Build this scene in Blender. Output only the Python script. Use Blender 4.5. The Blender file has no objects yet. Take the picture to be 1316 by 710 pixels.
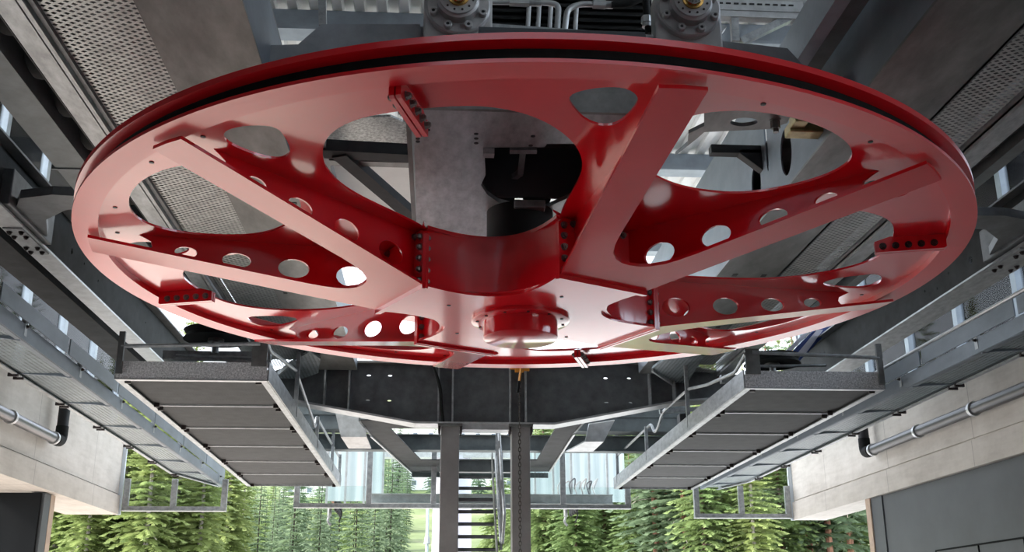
import bpy, math, random
from mathutils import Vector, Matrix
from mathutils.geometry import tessellate_polygon
random.seed(7)
sc = bpy.context.scene
COL = sc.collection
R = math.radians
PI = math.pi

# ------------------------------------------------------------------ camera
F_PX, PITCH, YAW, ROLL = 1378.34, .3154, .0678, -.0033
CAM = Vector((0, 0, 1.6))
def _axes():
    cp, sp, cy, sy, cr, sr = math.cos(PITCH), math.sin(PITCH), math.cos(YAW), math.sin(YAW), math.cos(ROLL), math.sin(ROLL)
    fw = Vector((sy*cp, cy*cp, sp)); r = Vector((cy, -sy, 0)); u = r.cross(fw)
    return cr*r + sr*u, -sr*r + cr*u, fw
CR, CU, CF = _axes()
cam_data = bpy.data.cameras.new('camera')
cam_data.sensor_width = 36
cam_data.lens = 36*F_PX/1316
cam_data.clip_end = 3000
cam = bpy.data.objects.new('camera', cam_data)
COL.objects.link(cam)
cam.matrix_world = Matrix.Translation(CAM) @ Matrix((CR, CU, -CF)).transposed().to_4x4()
sc.camera = cam

def at(x, y, X=None, Y=None, Z=None):
    """the point of the plane X=, Y= or Z= that the photograph shows at pixel x, y"""
    d = CF + (x-658)/F_PX*CR + (355-y)/F_PX*CU
    t = X/d.x if X is not None else Y/d.y if Y is not None else (Z-1.6)/d.z
    return CAM + d*t

# ------------------------------------------------------------------ materials
def new_mat(name):
    m = bpy.data.materials.new(name); m.use_nodes = True
    nt = m.node_tree; b = nt.nodes['Principled BSDF']
    return m, nt, b
def N(nt, t, **kw):
    n = nt.nodes.new(t)
    for k, v in kw.items(): setattr(n, k, v)
    return n
def math_n(nt, op, a, b=None, c=None):
    n = N(nt, 'ShaderNodeMath', operation=op)
    for i, v in enumerate((a, b, c)):
        if v is None: continue
        if isinstance(v, (int, float)): n.inputs[i].default_value = v
        else: nt.links.new(v, n.inputs[i])
    return n.outputs[0]
def ramp(nt, fac, stops):
    n = N(nt, 'ShaderNodeValToRGB')
    els = n.color_ramp.elements
    while len(els) < len(stops): els.new(.5)
    for e, (p, c) in zip(els, stops): e.position = p; e.color = (*c, 1)
    nt.links.new(fac, n.inputs[0]); return n.outputs[0]
def noise(nt, scale, detail=4, rough=.6, vec=None, stretch=None):
    n = N(nt, 'ShaderNodeTexNoise'); n.inputs['Scale'].default_value = scale
    n.inputs['Detail'].default_value = detail; n.inputs['Roughness'].default_value = rough
    if vec is None: vec = N(nt, 'ShaderNodeTexCoord').outputs['Object']
    if stretch:
        mp = N(nt, 'ShaderNodeMapping'); mp.inputs['Scale'].default_value = stretch
        nt.links.new(vec, mp.inputs[0]); vec = mp.outputs[0]
    nt.links.new(vec, n.inputs['Vector']); return n.outputs[0]
def bump(nt, h, strength, dist=.01):
    n = N(nt, 'ShaderNodeBump'); n.inputs['Strength'].default_value = strength; n.inputs['Distance'].default_value = dist
    nt.links.new(h, n.inputs['Height']); return n.outputs[0]
def plain(name, c, rough=.5, metal=0., var=.0, scale=6., spec=.5, stretch=None, bmp=0.):
    m, nt, b = new_mat(name)
    b.inputs['Roughness'].default_value = rough; b.inputs['Metallic'].default_value = metal
    b.inputs['Specular IOR Level'].default_value = spec
    if var:
        f = noise(nt, scale, 5, .65, stretch=stretch)
        lo = tuple(max(0, x*(1-var)) for x in c); hi = tuple(min(1, x*(1+var)) for x in c)
        nt.links.new(ramp(nt, f, [(.3, lo), (.7, hi)]), b.inputs['Base Color'])
        if bmp: nt.links.new(bump(nt, f, bmp), b.inputs['Normal'])
    else: b.inputs['Base Color'].default_value = (*c, 1)
    return m
M = {}
def red_paint(name='red gloss paint', rough=.28, coat=.1, wt=1):
    m, nt, b = new_mat(name)
    f = noise(nt, 90, 2, .5)
    nt.links.new(ramp(nt, noise(nt, 2.5, 4), [(.3, (.74, .0015, .009)), (.7, (.82, .002, .012))]), b.inputs['Base Color'])
    b.inputs['Roughness'].default_value = rough
    b.inputs['IOR'].default_value = 1.45
    b.inputs['Coat Weight'].default_value = wt; b.inputs['Coat Roughness'].default_value = coat; b.inputs['Coat IOR'].default_value = 1.8
    nt.links.new(bump(nt, f, .03, .002), b.inputs['Normal'])
    return m
M['red'] = red_paint()
M['red_rim'] = red_paint('red rim paint', .4, .22, .8)
M['galv'] = plain('galvanised steel', (.36, .38, .39), .42, .55, .3, 14, stretch=(1, .4, 1))
M['galv_spangle'] = plain('spangled zinc', (.68, .69, .69), .5, .2, .55, 60)
M['galv_light'] = plain('light zinc', (.5, .52, .53), .4, .5, .18, 8)
M['plate_blue'] = plain('bluish zinc plate', (.17, .20, .23), .5, .3, .2, 3, stretch=(1, .5, 1))
M['galv_blue'] = plain('zinc plate', (.30, .35, .40), .45, .4, .15, 3)
M['steel'] = plain('weathered steel plate', (.17, .175, .17), .45, .5, .45, 3.5, stretch=(1, .35, 1))
M['steel_dark'] = plain('dark zinc steel', (.13, .138, .145), .45, .45, .3, 5)
M['girder'] = plain('grey green steel', (.13, .15, .155), .5, .35, .25, 4)
M['column'] = plain('grey painted steel', (.28, .272, .27), .5, .3, .15, 3)
M['rubber'] = plain('black rubber', (.009, .010, .010), .8, 0, .4, 20, spec=.25)
M['black'] = plain('black steel', (.010, .011, .013), .6, 0, .2, 5)
M['motor'] = plain('grey machine paint', (.42, .42, .415), .35, .2, .1, 10)
M['bronze'] = plain('bronze', (.55, .33, .10), .25, 1)
M['chrome'] = plain('chrome', (.8, .8, .8), .05, 1)
M['bolt'] = plain('bolt steel', (.23, .23, .22), .4, .8)
M['dark_bolt'] = plain('blackened bolt', (.05, .04, .04), .4, .7)
M['brass'] = plain('yellow zinc', (.33, .26, .12), .4, .7, .3, 15)
M['hoist'] = plain('orange hoist paint', (.55, .22, .015), .45, 0, .2, 12)
M['chain'] = plain('dark chain', (.05, .045, .04), .4, .8)
M['white'] = plain('white steel', (.5, .5, .58), .5, 0, .05, 1)
M['plastic_grey'] = plain('grey plastic pipe', (.11, .11, .115), .3, .5, .1, 4)
M['pipe_dark'] = plain('dark pipe', (.05, .05, .053), .35, .2, .1, 4)
M['cladding'] = plain('anthracite cladding', (.075, .085, .095), .55, 0, .12, 1.5)
M['cladding_black'] = plain('black cladding', (.005, .006, .007), .8, 0, .2, 2, spec=.15)
M['timber'] = plain('raw timber edge', (.45, .34, .26), .7, 0, .15, 6)
M['blue'] = plain('blue panel', (.02, .05, .22), .4)
M['wire'] = plain('pale wire', (.35, .38, .42), .5)
M['web_dark'] = plain('dark girder paint', (.04, .043, .045), .75, 0, .3, 4, spec=.25)
M['plate_grey'] = plain('grey plate', (.25, .27, .29), .5, .2, .2, 4)
M['bark_dark'] = plain('dark bark', (.045, .04, .03), .9, 0, .3, 8)
M['bark'] = plain('bark', (.16, .10, .075), .9, 0, .4, 8, stretch=(1, 1, .2))
M['bark_red'] = plain('red bark', (.30, .15, .10), .9, 0, .4, 8, stretch=(1, 1, .2))
M['bark_pale'] = plain('pale bark', (.34, .31, .27), .9, 0, .35, 8, stretch=(1, 1, .2))
M['plaster'] = plain('white plaster', (.75, .74, .72), .8, 0, .06, 1)
M['roof'] = plain('pale corrugated sheet', (.78, .79, .78), .5, .15, .08, 2)
M['pane_dark'] = plain('dark window glass', (.10, .13, .16), .15)

def leaf(name, c1, c2):
    m, nt, b = new_mat(name)
    oi = N(nt, 'ShaderNodeObjectInfo')
    f = noise(nt, .9, 3, .7)
    f2 = math_n(nt, 'ADD', math_n(nt, 'MULTIPLY', f, .7), math_n(nt, 'MULTIPLY', oi.outputs['Random'], .35))
    nt.links.new(ramp(nt, f2, [(.3, c1), (.75, c2)]), b.inputs['Base Color'])
    b.inputs['Roughness'].default_value = .7
    b.inputs['Specular IOR Level'].default_value = .2
    tl = N(nt, 'ShaderNodeBsdfTranslucent'); mx = N(nt, 'ShaderNodeMixShader'); mx.inputs[0].default_value = .45
    nt.links.new(b.inputs['Base Color'].links[0].from_socket, tl.inputs[0])
    nt.links.new(b.outputs[0], mx.inputs[1]); nt.links.new(tl.outputs[0], mx.inputs[2]); nt.links.new(mx.outputs[0], nt.nodes['Material Output'].inputs[0])
    return m
M['leaf_bright'] = leaf('yellow green needles', (.17, .23, .07), (.36, .42, .17))
M['leaf_mid'] = leaf('green needles', (.16, .235, .09), (.32, .40, .17))
M['leaf_dark'] = leaf('dark needles', (.13, .19, .125), (.25, .32, .20))
M['leaf_grey'] = leaf('grey green needles', (.14, .20, .12), (.27, .35, .21))

def concrete():
    m, nt, b = new_mat('board marked concrete')
    tc = N(nt, 'ShaderNodeTexCoord')
    f = noise(nt, 1.3, 8, .7)
    g = noise(nt, 14, 4, .6, stretch=(1, .15, 1))
    s = math_n(nt, 'ADD', math_n(nt, 'MULTIPLY', f, .65), math_n(nt, 'MULTIPLY', g, .35))
    col = ramp(nt, s, [(.32, (.42, .39, .35)), (.5, (.53, .50, .455)), (.68, (.62, .59, .545))])
    sep = N(nt, 'ShaderNodeSeparateXYZ'); nt.links.new(tc.outputs['Object'], sep.inputs[0])
    fr = math_n(nt, 'FRACT', math_n(nt, 'DIVIDE', math_n(nt, 'ADD', sep.outputs['Y'], 100.35), 2.7))
    line = math_n(nt, 'LESS_THAN', fr, .007)
    mx = N(nt, 'ShaderNodeMix', data_type='RGBA')
    nt.links.new(math_n(nt, 'MULTIPLY', line, .5), mx.inputs[0]); nt.links.new(col, mx.inputs[6]); mx.inputs[7].default_value = (.2, .19, .17, 1)
    nt.links.new(mx.outputs[2], b.inputs['Base Color'])
    b.inputs['Roughness'].default_value = .85
    nt.links.new(bump(nt, f, .2, .01), b.inputs['Normal'])
    return m
M['concrete'] = concrete()

def mesh_mat(name, c, pu, pv, width, mode, axis=(0, 1), rough=.45, metal=.5, solid=0.):
    """see-through metal: 'diamond' expanded metal or 'bars' of a pressed grating; pu, pv are the pitches in metres"""
    m, nt, b = new_mat(name)
    tc = N(nt, 'ShaderNodeTexCoord'); sep = N(nt, 'ShaderNodeSeparateXYZ'); nt.links.new(tc.outputs['Object'], sep.inputs[0])
    u = math_n(nt, 'DIVIDE', sep.outputs[axis[0]], pu); v = math_n(nt, 'DIVIDE', sep.outputs[axis[1]], pv)
    def strand(s): return math_n(nt, 'ABSOLUTE', math_n(nt, 'SUBTRACT', math_n(nt, 'FRACT', math_n(nt, 'ADD', s, 1000)), .5))
    if mode == 'diamond':
        d = math_n(nt, 'MINIMUM', strand(math_n(nt, 'ADD', u, v)), strand(math_n(nt, 'SUBTRACT', u, v)))
    else:
        d = math_n(nt, 'MINIMUM', strand(u), strand(v))
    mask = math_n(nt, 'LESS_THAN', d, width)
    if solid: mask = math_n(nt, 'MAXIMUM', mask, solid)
    f = noise(nt, 7, 4)
    nt.links.new(ramp(nt, f, [(.3, tuple(x*.8 for x in c)), (.7, tuple(min(1, x*1.2) for x in c))]), b.inputs['Base Color'])
    b.inputs['Roughness'].default_value = rough; b.inputs['Metallic'].default_value = metal
    tr = N(nt, 'ShaderNodeBsdfTransparent'); mx = N(nt, 'ShaderNodeMixShader')
    nt.links.new(mask, mx.inputs[0]); nt.links.new(tr.outputs[0], mx.inputs[1]); nt.links.new(b.outputs[0], mx.inputs[2])
    nt.links.new(mx.outputs[0], nt.nodes['Material Output'].inputs[0])
    return m
M['expanded'] = mesh_mat('expanded metal', (.44, .46, .45), .075, .052, .225, 'diamond')
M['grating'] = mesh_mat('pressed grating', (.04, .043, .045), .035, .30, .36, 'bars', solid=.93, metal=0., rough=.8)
M['grating_open'] = mesh_mat('open pressed grating', (.20, .24, .255), .05, .04, .27, 'bars', solid=.35, metal=.3)
M['tread'] = plain('chequer plate', (.42, .44, .43), .4, .4, .6, 45)

def glass(name, tint, refl):
    m, nt, b = new_mat(name)
    nt.nodes.remove(b)
    tr = N(nt, 'ShaderNodeBsdfTransparent'); tr.inputs[0].default_value = (*tint, 1)
    gl = N(nt, 'ShaderNodeBsdfGlossy'); gl.inputs['Roughness'].default_value = .03
    fr = N(nt, 'ShaderNodeFresnel'); fr.inputs[0].default_value = refl
    mx = N(nt, 'ShaderNodeMixShader')
    nt.links.new(fr.outputs[0], mx.inputs[0]); nt.links.new(tr.outputs[0], mx.inputs[1]); nt.links.new(gl.outputs[0], mx.inputs[2])
    nt.links.new(mx.outputs[0], nt.nodes['Material Output'].inputs[0])
    return m
M['glass'] = glass('clear safety glass', (.92, .96, .95), 1.35)
M['window'] = glass('window glass', (.96, .98, 1.0), 1.15)
def milky():
    m, nt, b = new_mat('ribbed milky glass')
    sep = N(nt, 'ShaderNodeSeparateXYZ'); nt.links.new(N(nt, 'ShaderNodeTexCoord').outputs['Object'], sep.inputs[0])
    w = math_n(nt, 'SINE', math_n(nt, 'MULTIPLY', sep.outputs['X'], 31))
    n = noise(nt, 5, 3, stretch=(3, 1, .15))
    s = math_n(nt, 'ADD', math_n(nt, 'MULTIPLY', w, .25), n)
    nt.links.new(ramp(nt, s, [(.3, (.52, .60, .62)), (.75, (.88, .92, .93))]), b.inputs['Base Color'])
    b.inputs['Roughness'].default_value = .15
    tr = N(nt, 'ShaderNodeBsdfTranslucent'); tr.inputs[0].default_value = (.8, .87, .88, 1)
    mx = N(nt, 'ShaderNodeMixShader'); mx.inputs[0].default_value = .5
    nt.links.new(b.outputs[0], mx.inputs[1]); nt.links.new(tr.outputs[0], mx.inputs[2])
    nt.links.new(mx.outputs[0], nt.nodes['Material Output'].inputs[0])
    return m
M['milky'] = milky()

# ------------------------------------------------------------------ mesh builder
ORG = {}
class MB:
    def __init__(s): s.v = []; s.f = []
    def add(s, vs, fs):
        o = len(s.v); s.v += [Vector(p) for p in vs]; s.f += [tuple(i+o for i in f) for f in fs]; return s
    def hexa(s, p):
        return s.add(p, [(0, 3, 2, 1), (4, 5, 6, 7), (0, 1, 5, 4), (1, 2, 6, 5), (2, 3, 7, 6), (3, 0, 4, 7)])
    def box(s, x0, x1, y0, y1, z0, z1):
        return s.hexa([(x0, y0, z0), (x1, y0, z0), (x1, y1, z0), (x0, y1, z0), (x0, y0, z1), (x1, y0, z1), (x1, y1, z1), (x0, y1, z1)])
    def bar(s, a, b, w, h, up=(0, 0, 1)):
        """a straight bar of w x h section from a to b"""
        a, b, up = Vector(a), Vector(b), Vector(up); d = (b-a).normalized()
        x = d.cross(up); x = x.normalized() if x.length > 1e-6 else Vector((1, 0, 0)); z = x.cross(d)
        x *= w/2; z *= h/2
        return s.hexa([a-x-z, a+x-z, b+x-z, b-x-z, a-x+z, a+x+z, b+x+z, b-x+z])
    def cyl(s, a, b, r0, r1=None, n=20, caps=True):
        r1 = r0 if r1 is None else r1
        a, b = Vector(a), Vector(b); d = (b-a).normalized()
        x = d.orthogonal().normalized(); y = d.cross(x)
        vs = [a + (x*math.cos(t) + y*math.sin(t))*r0 for t in (2*PI*i/n for i in range(n))]
        vs += [b + (x*math.cos(t) + y*math.sin(t))*r1 for t in (2*PI*i/n for i in range(n))]
        fs = [(i, (i+1) % n, n+(i+1) % n, n+i) for i in range(n)]
        if caps: fs += [tuple(reversed(range(n))), tuple(range(n, 2*n))]
        return s.add(vs, fs)
    def tube(s, pts, r, n=10, rad=0):
        """round tube along a path; rad rounds its corners"""
        pts = [Vector(p) for p in pts]
        if rad:
            q = [pts[0]]
            for i in range(1, len(pts)-1):
                p = pts[i]; a = (pts[i-1]-p); b = (pts[i+1]-p)
                k = min(rad, a.length*.45, b.length*.45); A = p+a.normalized()*k; B = p+b.normalized()*k
                for j in range(6):
                    t = j/5; q.append(A*(1-t)**2 + p*2*t*(1-t) + B*t*t)
            pts = q+[pts[-1]]
        rings = []; x = None
        for i, p in enumerate(pts):
            d = ((pts[min(i+1, len(pts)-1)]) - pts[max(i-1, 0)]).normalized()
            x = d.orthogonal().normalized() if x is None else (x - d*x.dot(d)).normalized()
            y = d.cross(x)
            rings.append([p + (x*math.cos(2*PI*k/n) + y*math.sin(2*PI*k/n))*r for k in range(n)])
        vs = [v for g in rings for v in g]; fs = []
        for i in range(len(pts)-1):
            for k in range(n): fs.append((i*n+k, i*n+(k+1) % n, (i+1)*n+(k+1) % n, (i+1)*n+k))
        fs += [tuple(reversed(range(n))), tuple(range((len(pts)-1)*n, len(pts)*n))]
        return s.add(vs, fs)
    def lathe(s, prof, c, n=96, axis='Z', closed=True):
        """closed profile (r, h) turned about an axis through c"""
        c = Vector(c); m = len(prof); vs = []
        for i in range(n):
            t = 2*PI*i/n
            for r, h in prof:
                vs.append(c + (Vector((r*math.cos(t), r*math.sin(t), h)) if axis == 'Z' else Vector((r*math.cos(t), -h, r*math.sin(t))) if axis == 'Y' else Vector((h, r*math.cos(t), r*math.sin(t)))))
        fs = []
        for i in range(n):
            j = (i+1) % n
            for k in range(m if closed else m-1):
                l = (k+1) % m; fs.append((i*m+k, j*m+k, j*m+l, i*m+l))
        return s.add(vs, fs)
    def plate(s, fn, outer, w0, w1, holes=()):
        """flat plate with holes: fn(u, v, w) -> point; w may be numbers or functions of (u, v)"""
        loops = [list(outer)] + [list(h) for h in holes]
        tri = tessellate_polygon([[Vector((p[0], p[1], 0)) for p in l] for l in loops])
        flat = [p for l in loops for p in l]; n = len(flat)
        W = lambda w, p: w(*p) if callable(w) else w
        vs = [fn(p[0], p[1], W(w0, p)) for p in flat] + [fn(p[0], p[1], W(w1, p)) for p in flat]
        fs = [tuple(t) for t in tri] + [tuple(n+i for i in reversed(t)) for t in tri]
        o = 0
        for l in loops:
            k = len(l)
            for i in range(k): fs.append((o+i, o+(i+1) % k, n+o+(i+1) % k, n+o+i))
            o += k
        return s.add(vs, fs)
    def build(s, name, mat, parent=None, smooth=False, bevel=0., origin=None):
        if parent is not None: o = ORG[parent]
        elif origin is not None: o = Vector(origin)
        else:
            lo = Vector([min(v[i] for v in s.v) for i in range(3)]); hi = Vector([max(v[i] for v in s.v) for i in range(3)])
            o = Vector(((lo.x+hi.x)/2, (lo.y+hi.y)/2, lo.z))
        me = bpy.data.meshes.new(name)
        me.from_pydata([tuple(v-o) for v in s.v], [], s.f)
        import bmesh
        bm = bmesh.new(); bm.from_mesh(me); bmesh.ops.recalc_face_normals(bm, faces=bm.faces); bm.to_mesh(me); bm.free()
        me.materials.append(M[mat] if isinstance(mat, str) else mat)
        if smooth:
            me.shade_smooth(); me.set_sharp_from_angle(angle=R(32))
        ob = bpy.data.objects.new(name, me); COL.objects.link(ob)
        if parent is not None: ob.parent = parent
        else: ob.location = o
        ORG[ob] = o
        if bevel:
            bv = ob.modifiers.new('bevel', 'BEVEL'); bv.width = bevel; bv.segments = 2; bv.limit_method = 'ANGLE'; bv.angle_limit = R(40)
        return ob
def tag(o, label, cat, group=None, kind=None):
    o['label'] = label; o['category'] = cat
    if group: o['group'] = group
    if kind: o['kind'] = kind
    return o
def empty(name, loc, label, cat, group=None):
    o = bpy.data.objects.new(name, None); COL.objects.link(o); o.location = loc; o.empty_display_size = .2
    ORG[o] = Vector(loc); return tag(o, label, cat, group)
def struct(name, mb, mat, label=None, smooth=False, parent=None):
    o = mb.build(name, mat, parent, smooth)
    if parent is None:
        o['kind'] = 'structure'
        if label: o['label'] = label
    return o
def copy_tree(o, parent=None):
    c = o.copy(); COL.objects.link(c)
    if parent is not None: c.parent = parent
    for ch in o.children: copy_tree(ch, c)
    return c
def ell(cx, cy, a, b, n=24, rot=0.):
    return [(cx + a*math.cos(t)*math.cos(rot) - b*math.sin(t)*math.sin(rot), cy + a*math.cos(t)*math.sin(rot) + b*math.sin(t)*math.cos(rot)) for t in (2*PI*i/n for i in range(n))]
def smooth_loop(pts, it=2):
    for _ in range(it):
        q = []
        for i, p in enumerate(pts):
            n = pts[(i+1) % len(pts)]
            q += [(p[0]*.75+n[0]*.25, p[1]*.75+n[1]*.25), (p[0]*.25+n[0]*.75, p[1]*.25+n[1]*.75)]
        pts = q
    return pts
def hexbolt(p, d, r=.02, h=.016):
    """hexagon head with washer, pointing along d"""
    p, d = Vector(p), Vector(d).normalized(); b = MB()
    b.cyl(p, p+d*.004, r*1.25, n=16); b.cyl(p+d*.004, p+d*(.004+h), r, n=6); b.cyl(p+d*(.004+h), p+d*(.004+h*1.5), r*.6, n=12)
    return b
# ------------------------------------------------------------------ the bullwheel
W = Vector((.57, 7.243, 4.0)); HX = -.02
T0 = R(28.5)
wheel = empty('bullwheel', (W.x, W.y, 3.5), 'huge red bullwheel with eight pierced spokes hanging under the machinery', 'wheel')
rim = MB().lathe([(2.845, 0), (3.0, 0), (3.0, .02), (2.94, .026), (2.90, .03), (2.90, .098), (2.95, .10), (3.0, .118), (3.0, .152), (2.86, .152), (2.845, .14)], W, 192).build('rim', 'red_rim', wheel, True)
lin = MB().lathe([(2.895, .024), (2.945, .026), (2.935, .045), (2.925, .062), (2.935, .08), (2.945, .101), (2.895, .101)], W, 192).build('groove_liner', 'rubber', wheel, True)
lin['label'] = 'black rubber liner in the rope groove'

def frame(k):
    a = T0 + k*PI/2; c, s = math.cos(a), math.sin(a)
    return lambda u, v, w: Vector((W.x + HX*max(0, 1-math.hypot(u, v)/2.9) + u*c - v*s, W.y + u*s + v*c, w))
RIN, ZP = 2.85, 4.042
def rot2(p, a): return (p[0]*math.cos(a)-p[1]*math.sin(a), p[0]*math.sin(a)+p[1]*math.cos(a))
HALF = [(2.52, 0), (2.515, .15), (2.485, .32), (2.40, .47), (2.27, .585), (2.1, .665), (1.92, .71), (1.72, .715), (1.52, .675), (1.32, .60), (1.15, .53), (1.0, .475), (.874, .441)]
HALF = [HALF[0]] + smooth_loop(HALF)[2:-5] + [HALF[-1]]
VH = [(1.72, 0), (1.735, .14), (1.785, .30), (1.88, .43), (2.07, .545), (2.27, .60), (2.46, .575), (2.585, .47), (2.66, .33), (2.705, .15), (2.715, 0)]
VH = smooth_loop(VH + [(u, -v) for u, v in reversed(VH[1:-1])])
TRI = smooth_loop([(2.50, .755), (2.545, .90), (2.515, 1.04), (2.41, 1.095), (2.30, 1.07), (2.15, .985), (2.105, .895), (2.19, .805), (2.35, .765)])
for k in range(4):
    fn = frame(k)
    # one quarter of the disc: rim arc, half of the big opening on either side, the joint with the hub
    right = [rot2(p, -PI/4) for p in HALF]            # v measured towards the arm
    left = [rot2((u, -v), PI/4) for u, v in HALF]
    arc = [(RIN*math.cos(t), RIN*math.sin(t)) for t in (-PI/4 + PI/2*i/40 for i in range(41))]
    outer = arc + left + list(reversed(right))
    tri_r = [rot2(p, -PI/4) for p in TRI]; tri_l = [rot2((u, -v), PI/4) for u, v in TRI]
    seg = MB().plate(fn, outer, ZP, ZP+.014, [VH, tri_r, tri_l]).build('disc_segment', 'red', wheel)
    for a_, r_ in ((-.13, 2.76), (.16, 2.76), (-.3, 2.74), (.34, 2.74)):
        MB().cyl(fn(r_*math.cos(a_), r_*math.sin(a_), ZP-.004), fn(r_*math.cos(a_), r_*math.sin(a_), ZP), .014, n=10).build('plug', 'dark_bolt', seg)
    # the pair of spokes: one V shaped lower flange and two pierced webs
    zf = lambda u: 3.65 + (u-.93)*.307/1.82
    outl = [(.965, .335), (1.3, .466), (2.72, 1.015)]
    tip = [(2.765, .905), (2.802, .785)]
    inn = [(1.5, .295), (1.40, .25), (1.32, .2), (1.26, .135), (1.23, .07), (1.222, 0)]
    half = outl + tip + inn
    V = half + [(u, -v) for u, v in reversed(half[:-1])]
    sp = MB().plate(fn, V, lambda u, v: zf(u), lambda u, v: zf(u)+.02).build('spoke_flange', 'red', wheel)
    for sgn in (1, -1):
        def wf(u, z, w, fn=fn, sgn=sgn): return fn(u, sgn*(.865+.375*(u-2.7)) + w, z)
        prof = [(.965, zf(.965)+.018)] + [(2.455, zf(2.455)+.018)] + [(2.415, zf(2.43)+.045), (2.40, 3.97), (2.41, 4.0), (2.45, 4.022), (2.49, ZP)] + [(.965, ZP)]
        holes = [ell(u, z, a, b, 28, .05) for u, z, a, b in ((2.2, 3.942, .068, .037), (1.892, 3.907, .088, .051), (1.54, 3.875, .097, .065), (1.172, 3.842, .102, .074))]
        MB().plate(wf, prof, -.008, .008, holes).build('web', 'red', sp)
    # bolted end plates between hub and spoke pair
    for u0, u1, zl in ((.925, .945, 3.632), (.947, .968, 3.628)):
        ep = MB()
        oct_ = [(-.345, zl), (.345, zl), (.345, 4.0), (.31, 4.032), (-.31, 4.032), (-.345, 4.0)]
        ep.plate(lambda a, b, w, fn=fn: fn(w, a, b), oct_, u0, u1)
        epo = ep.build('end_plate', 'red', wheel)
        d = fn(2, 0, 0)-fn(1, 0, 0); d = d if u0 > .94 else -d
        for sg in (1, -1):
            for z in (3.69, 3.765, 3.84, 3.915, 3.985):
                hexbolt(fn(u1 if u0 > .94 else u0, sg*.307, z), d, .019).build('bolt', 'bolt', epo)
            for v_ in (.235, .16):
                hexbolt(fn(u1 if u0 > .94 else u0, sg*v_, 4.005), d, .019).build('bolt', 'bolt', epo)
# hub star: bottom and top plates and the concave box between them
def star(mid, lu, lv):
    pts = []
    for k in range(4):
        a = k*PI/2
        P0 = rot2((lu, -lv), a); P1 = rot2((lu, lv), a); P2 = rot2((lu, -lv), a+PI/2)
        pts += [P0, P1]
        m = rot2((mid, 0), a+PI/4)
        c = (2*m[0]-(P1[0]+P2[0])/2, 2*m[1]-(P1[1]+P2[1])/2)
        for i in range(1, 16):
            t = i/16; pts.append(tuple(P1[j]*(1-t)**2 + c[j]*2*t*(1-t) + P2[j]*t*t for j in (0, 1)))
    return pts
f0 = frame(0)
hub = MB().plate(f0, star(.57, .93, .335), 3.65, 3.668).build('hub', 'red', wheel)
MB().plate(f0, star(.61, .927, .30), 3.668, ZP-.004).build('hub_wall', 'red', hub, True)
MB().plate(f0, star(.585, .93, .335), ZP-.004, ZP+.02).build('hub_top_plate', 'red', hub)
for a in (.4, 1.9, 3.2, 4.6):
    MB().cyl(f0(.6*math.cos(a), .6*math.sin(a), 3.646), f0(.6*math.cos(a), .6*math.sin(a), 3.651), .013, n=10).build('plug', 'dark_bolt', hub)
hc = Vector((W.x+HX, W.y, 0))
cap = MB().lathe([(.001, 3.5), (.252, 3.5), (.262, 3.506), (.262, 3.622), (.335, 3.622), (.345, 3.628), (.345, 3.651), (.001, 3.651)], hc, 96).build('hub_cap', 'red', wheel, True)
for i in range(12):
    a = 2*PI*i/12 + .1; p = hc + Vector((.305*math.cos(a), .305*math.sin(a), 3.6225))
    MB().cyl(p, p-Vector((0, 0, .006)), .011, n=10).build('cap_screw', 'dark_bolt', cap)
MB().cyl((hc.x, hc.y, ZP), (hc.x, hc.y, 4.45), .24, n=48).build('shaft', 'black', wheel, True)
# bolted radial joints of the rim
for k in range(4):
    fj = frame(k+.5)
    for v0, v1 in ((.004, .03), (-.03, -.004)):
        pr = [(2.40, 3.945), (2.83, 3.945), (2.845, 3.955), (2.845, 4.05), (2.50, 4.05), (2.40, 4.02)]
        jp = MB().plate(lambda a, b, w, fj=fj: fj(a, w, b), pr, v0, v1).build('joint_plate', 'red', wheel)
        d = fj(1, 1, 0)-fj(1, 0, 0); d = d if v0 > 0 else -d; d.z = 0
        for u in (2.45, 2.53, 2.61, 2.69, 2.77):
            hexbolt(fj(u, v1 if v0 > 0 else v0, 3.985), d, .019).build('bolt', 'dark_bolt' if k == 3 else 'bolt', jp)
# ------------------------------------------------------------------ setting: floor, walls, roof
def floor_tone():
    m, nt, b = new_mat('pale concrete floor')
    f = noise(nt, .6, 8, .65)
    nt.links.new(ramp(nt, f, [(.3, (.74, .71, .66)), (.7, (.85, .82, .78))]), b.inputs['Base Color'])
    b.inputs['Roughness'].default_value = .7
    return m
M['floor'] = floor_tone()
M['dark_wall'] = plain('dark sheet wall', (.05, .05, .05), .7, 0, .1, 1)
M['darkened_floor'] = plain('darkened back floor', (.06, .06, .06), .85, 0, .15, 2)
M['reflection_patch'] = plain('added dark lane', (.05, .05, .052), .7, 0, .2, 2)
M['dimmed_floor'] = plain('dimmed concrete', (.44, .43, .42), .8, 0, .15, 1)
struct('floor_3', MB().box(-14, 15, 2.5, 11, -.3, 0), 'dimmed_floor', 'concrete floor under the wheel, dimmed to limit bounce light')  # unseen zone toned down to limit bounce onto the wheel
M['tinted_floor'] = plain('concrete tinted for the reflection', (.56, .485, .42), .8, 0, .12, 1)
struct('floor_4', MB().box(-14, .6, 11, 30, -.3, 0), 'tinted_floor', 'concrete floor on the left, tinted for the wheel reflection')  # left half dimmer and warmer to set the wheel's left reflection
fl = struct('floor', MB().box(.6, 15, 11, 30, -.3, 0), 'floor', 'pale concrete station floor, lightened for the wheel reflection')  # right half lighter to brighten the wheel's right reflection
struct('floor_2', MB().box(-14, 15, -8, 2.5, -.3, 0), 'darkened_floor', 'floor at the back of the station, darkened to cut bounce light')  # unseen floor darkened so less light bounces onto the webs
struct('shade_wall_left_lower', MB().box(-7.15, -7.0, -5, 7.5, 0, 3.49), 'dark_wall', 'added unseen wall under the left concrete beam, shading the near floor')  # added out of view to shade the near floor
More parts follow.
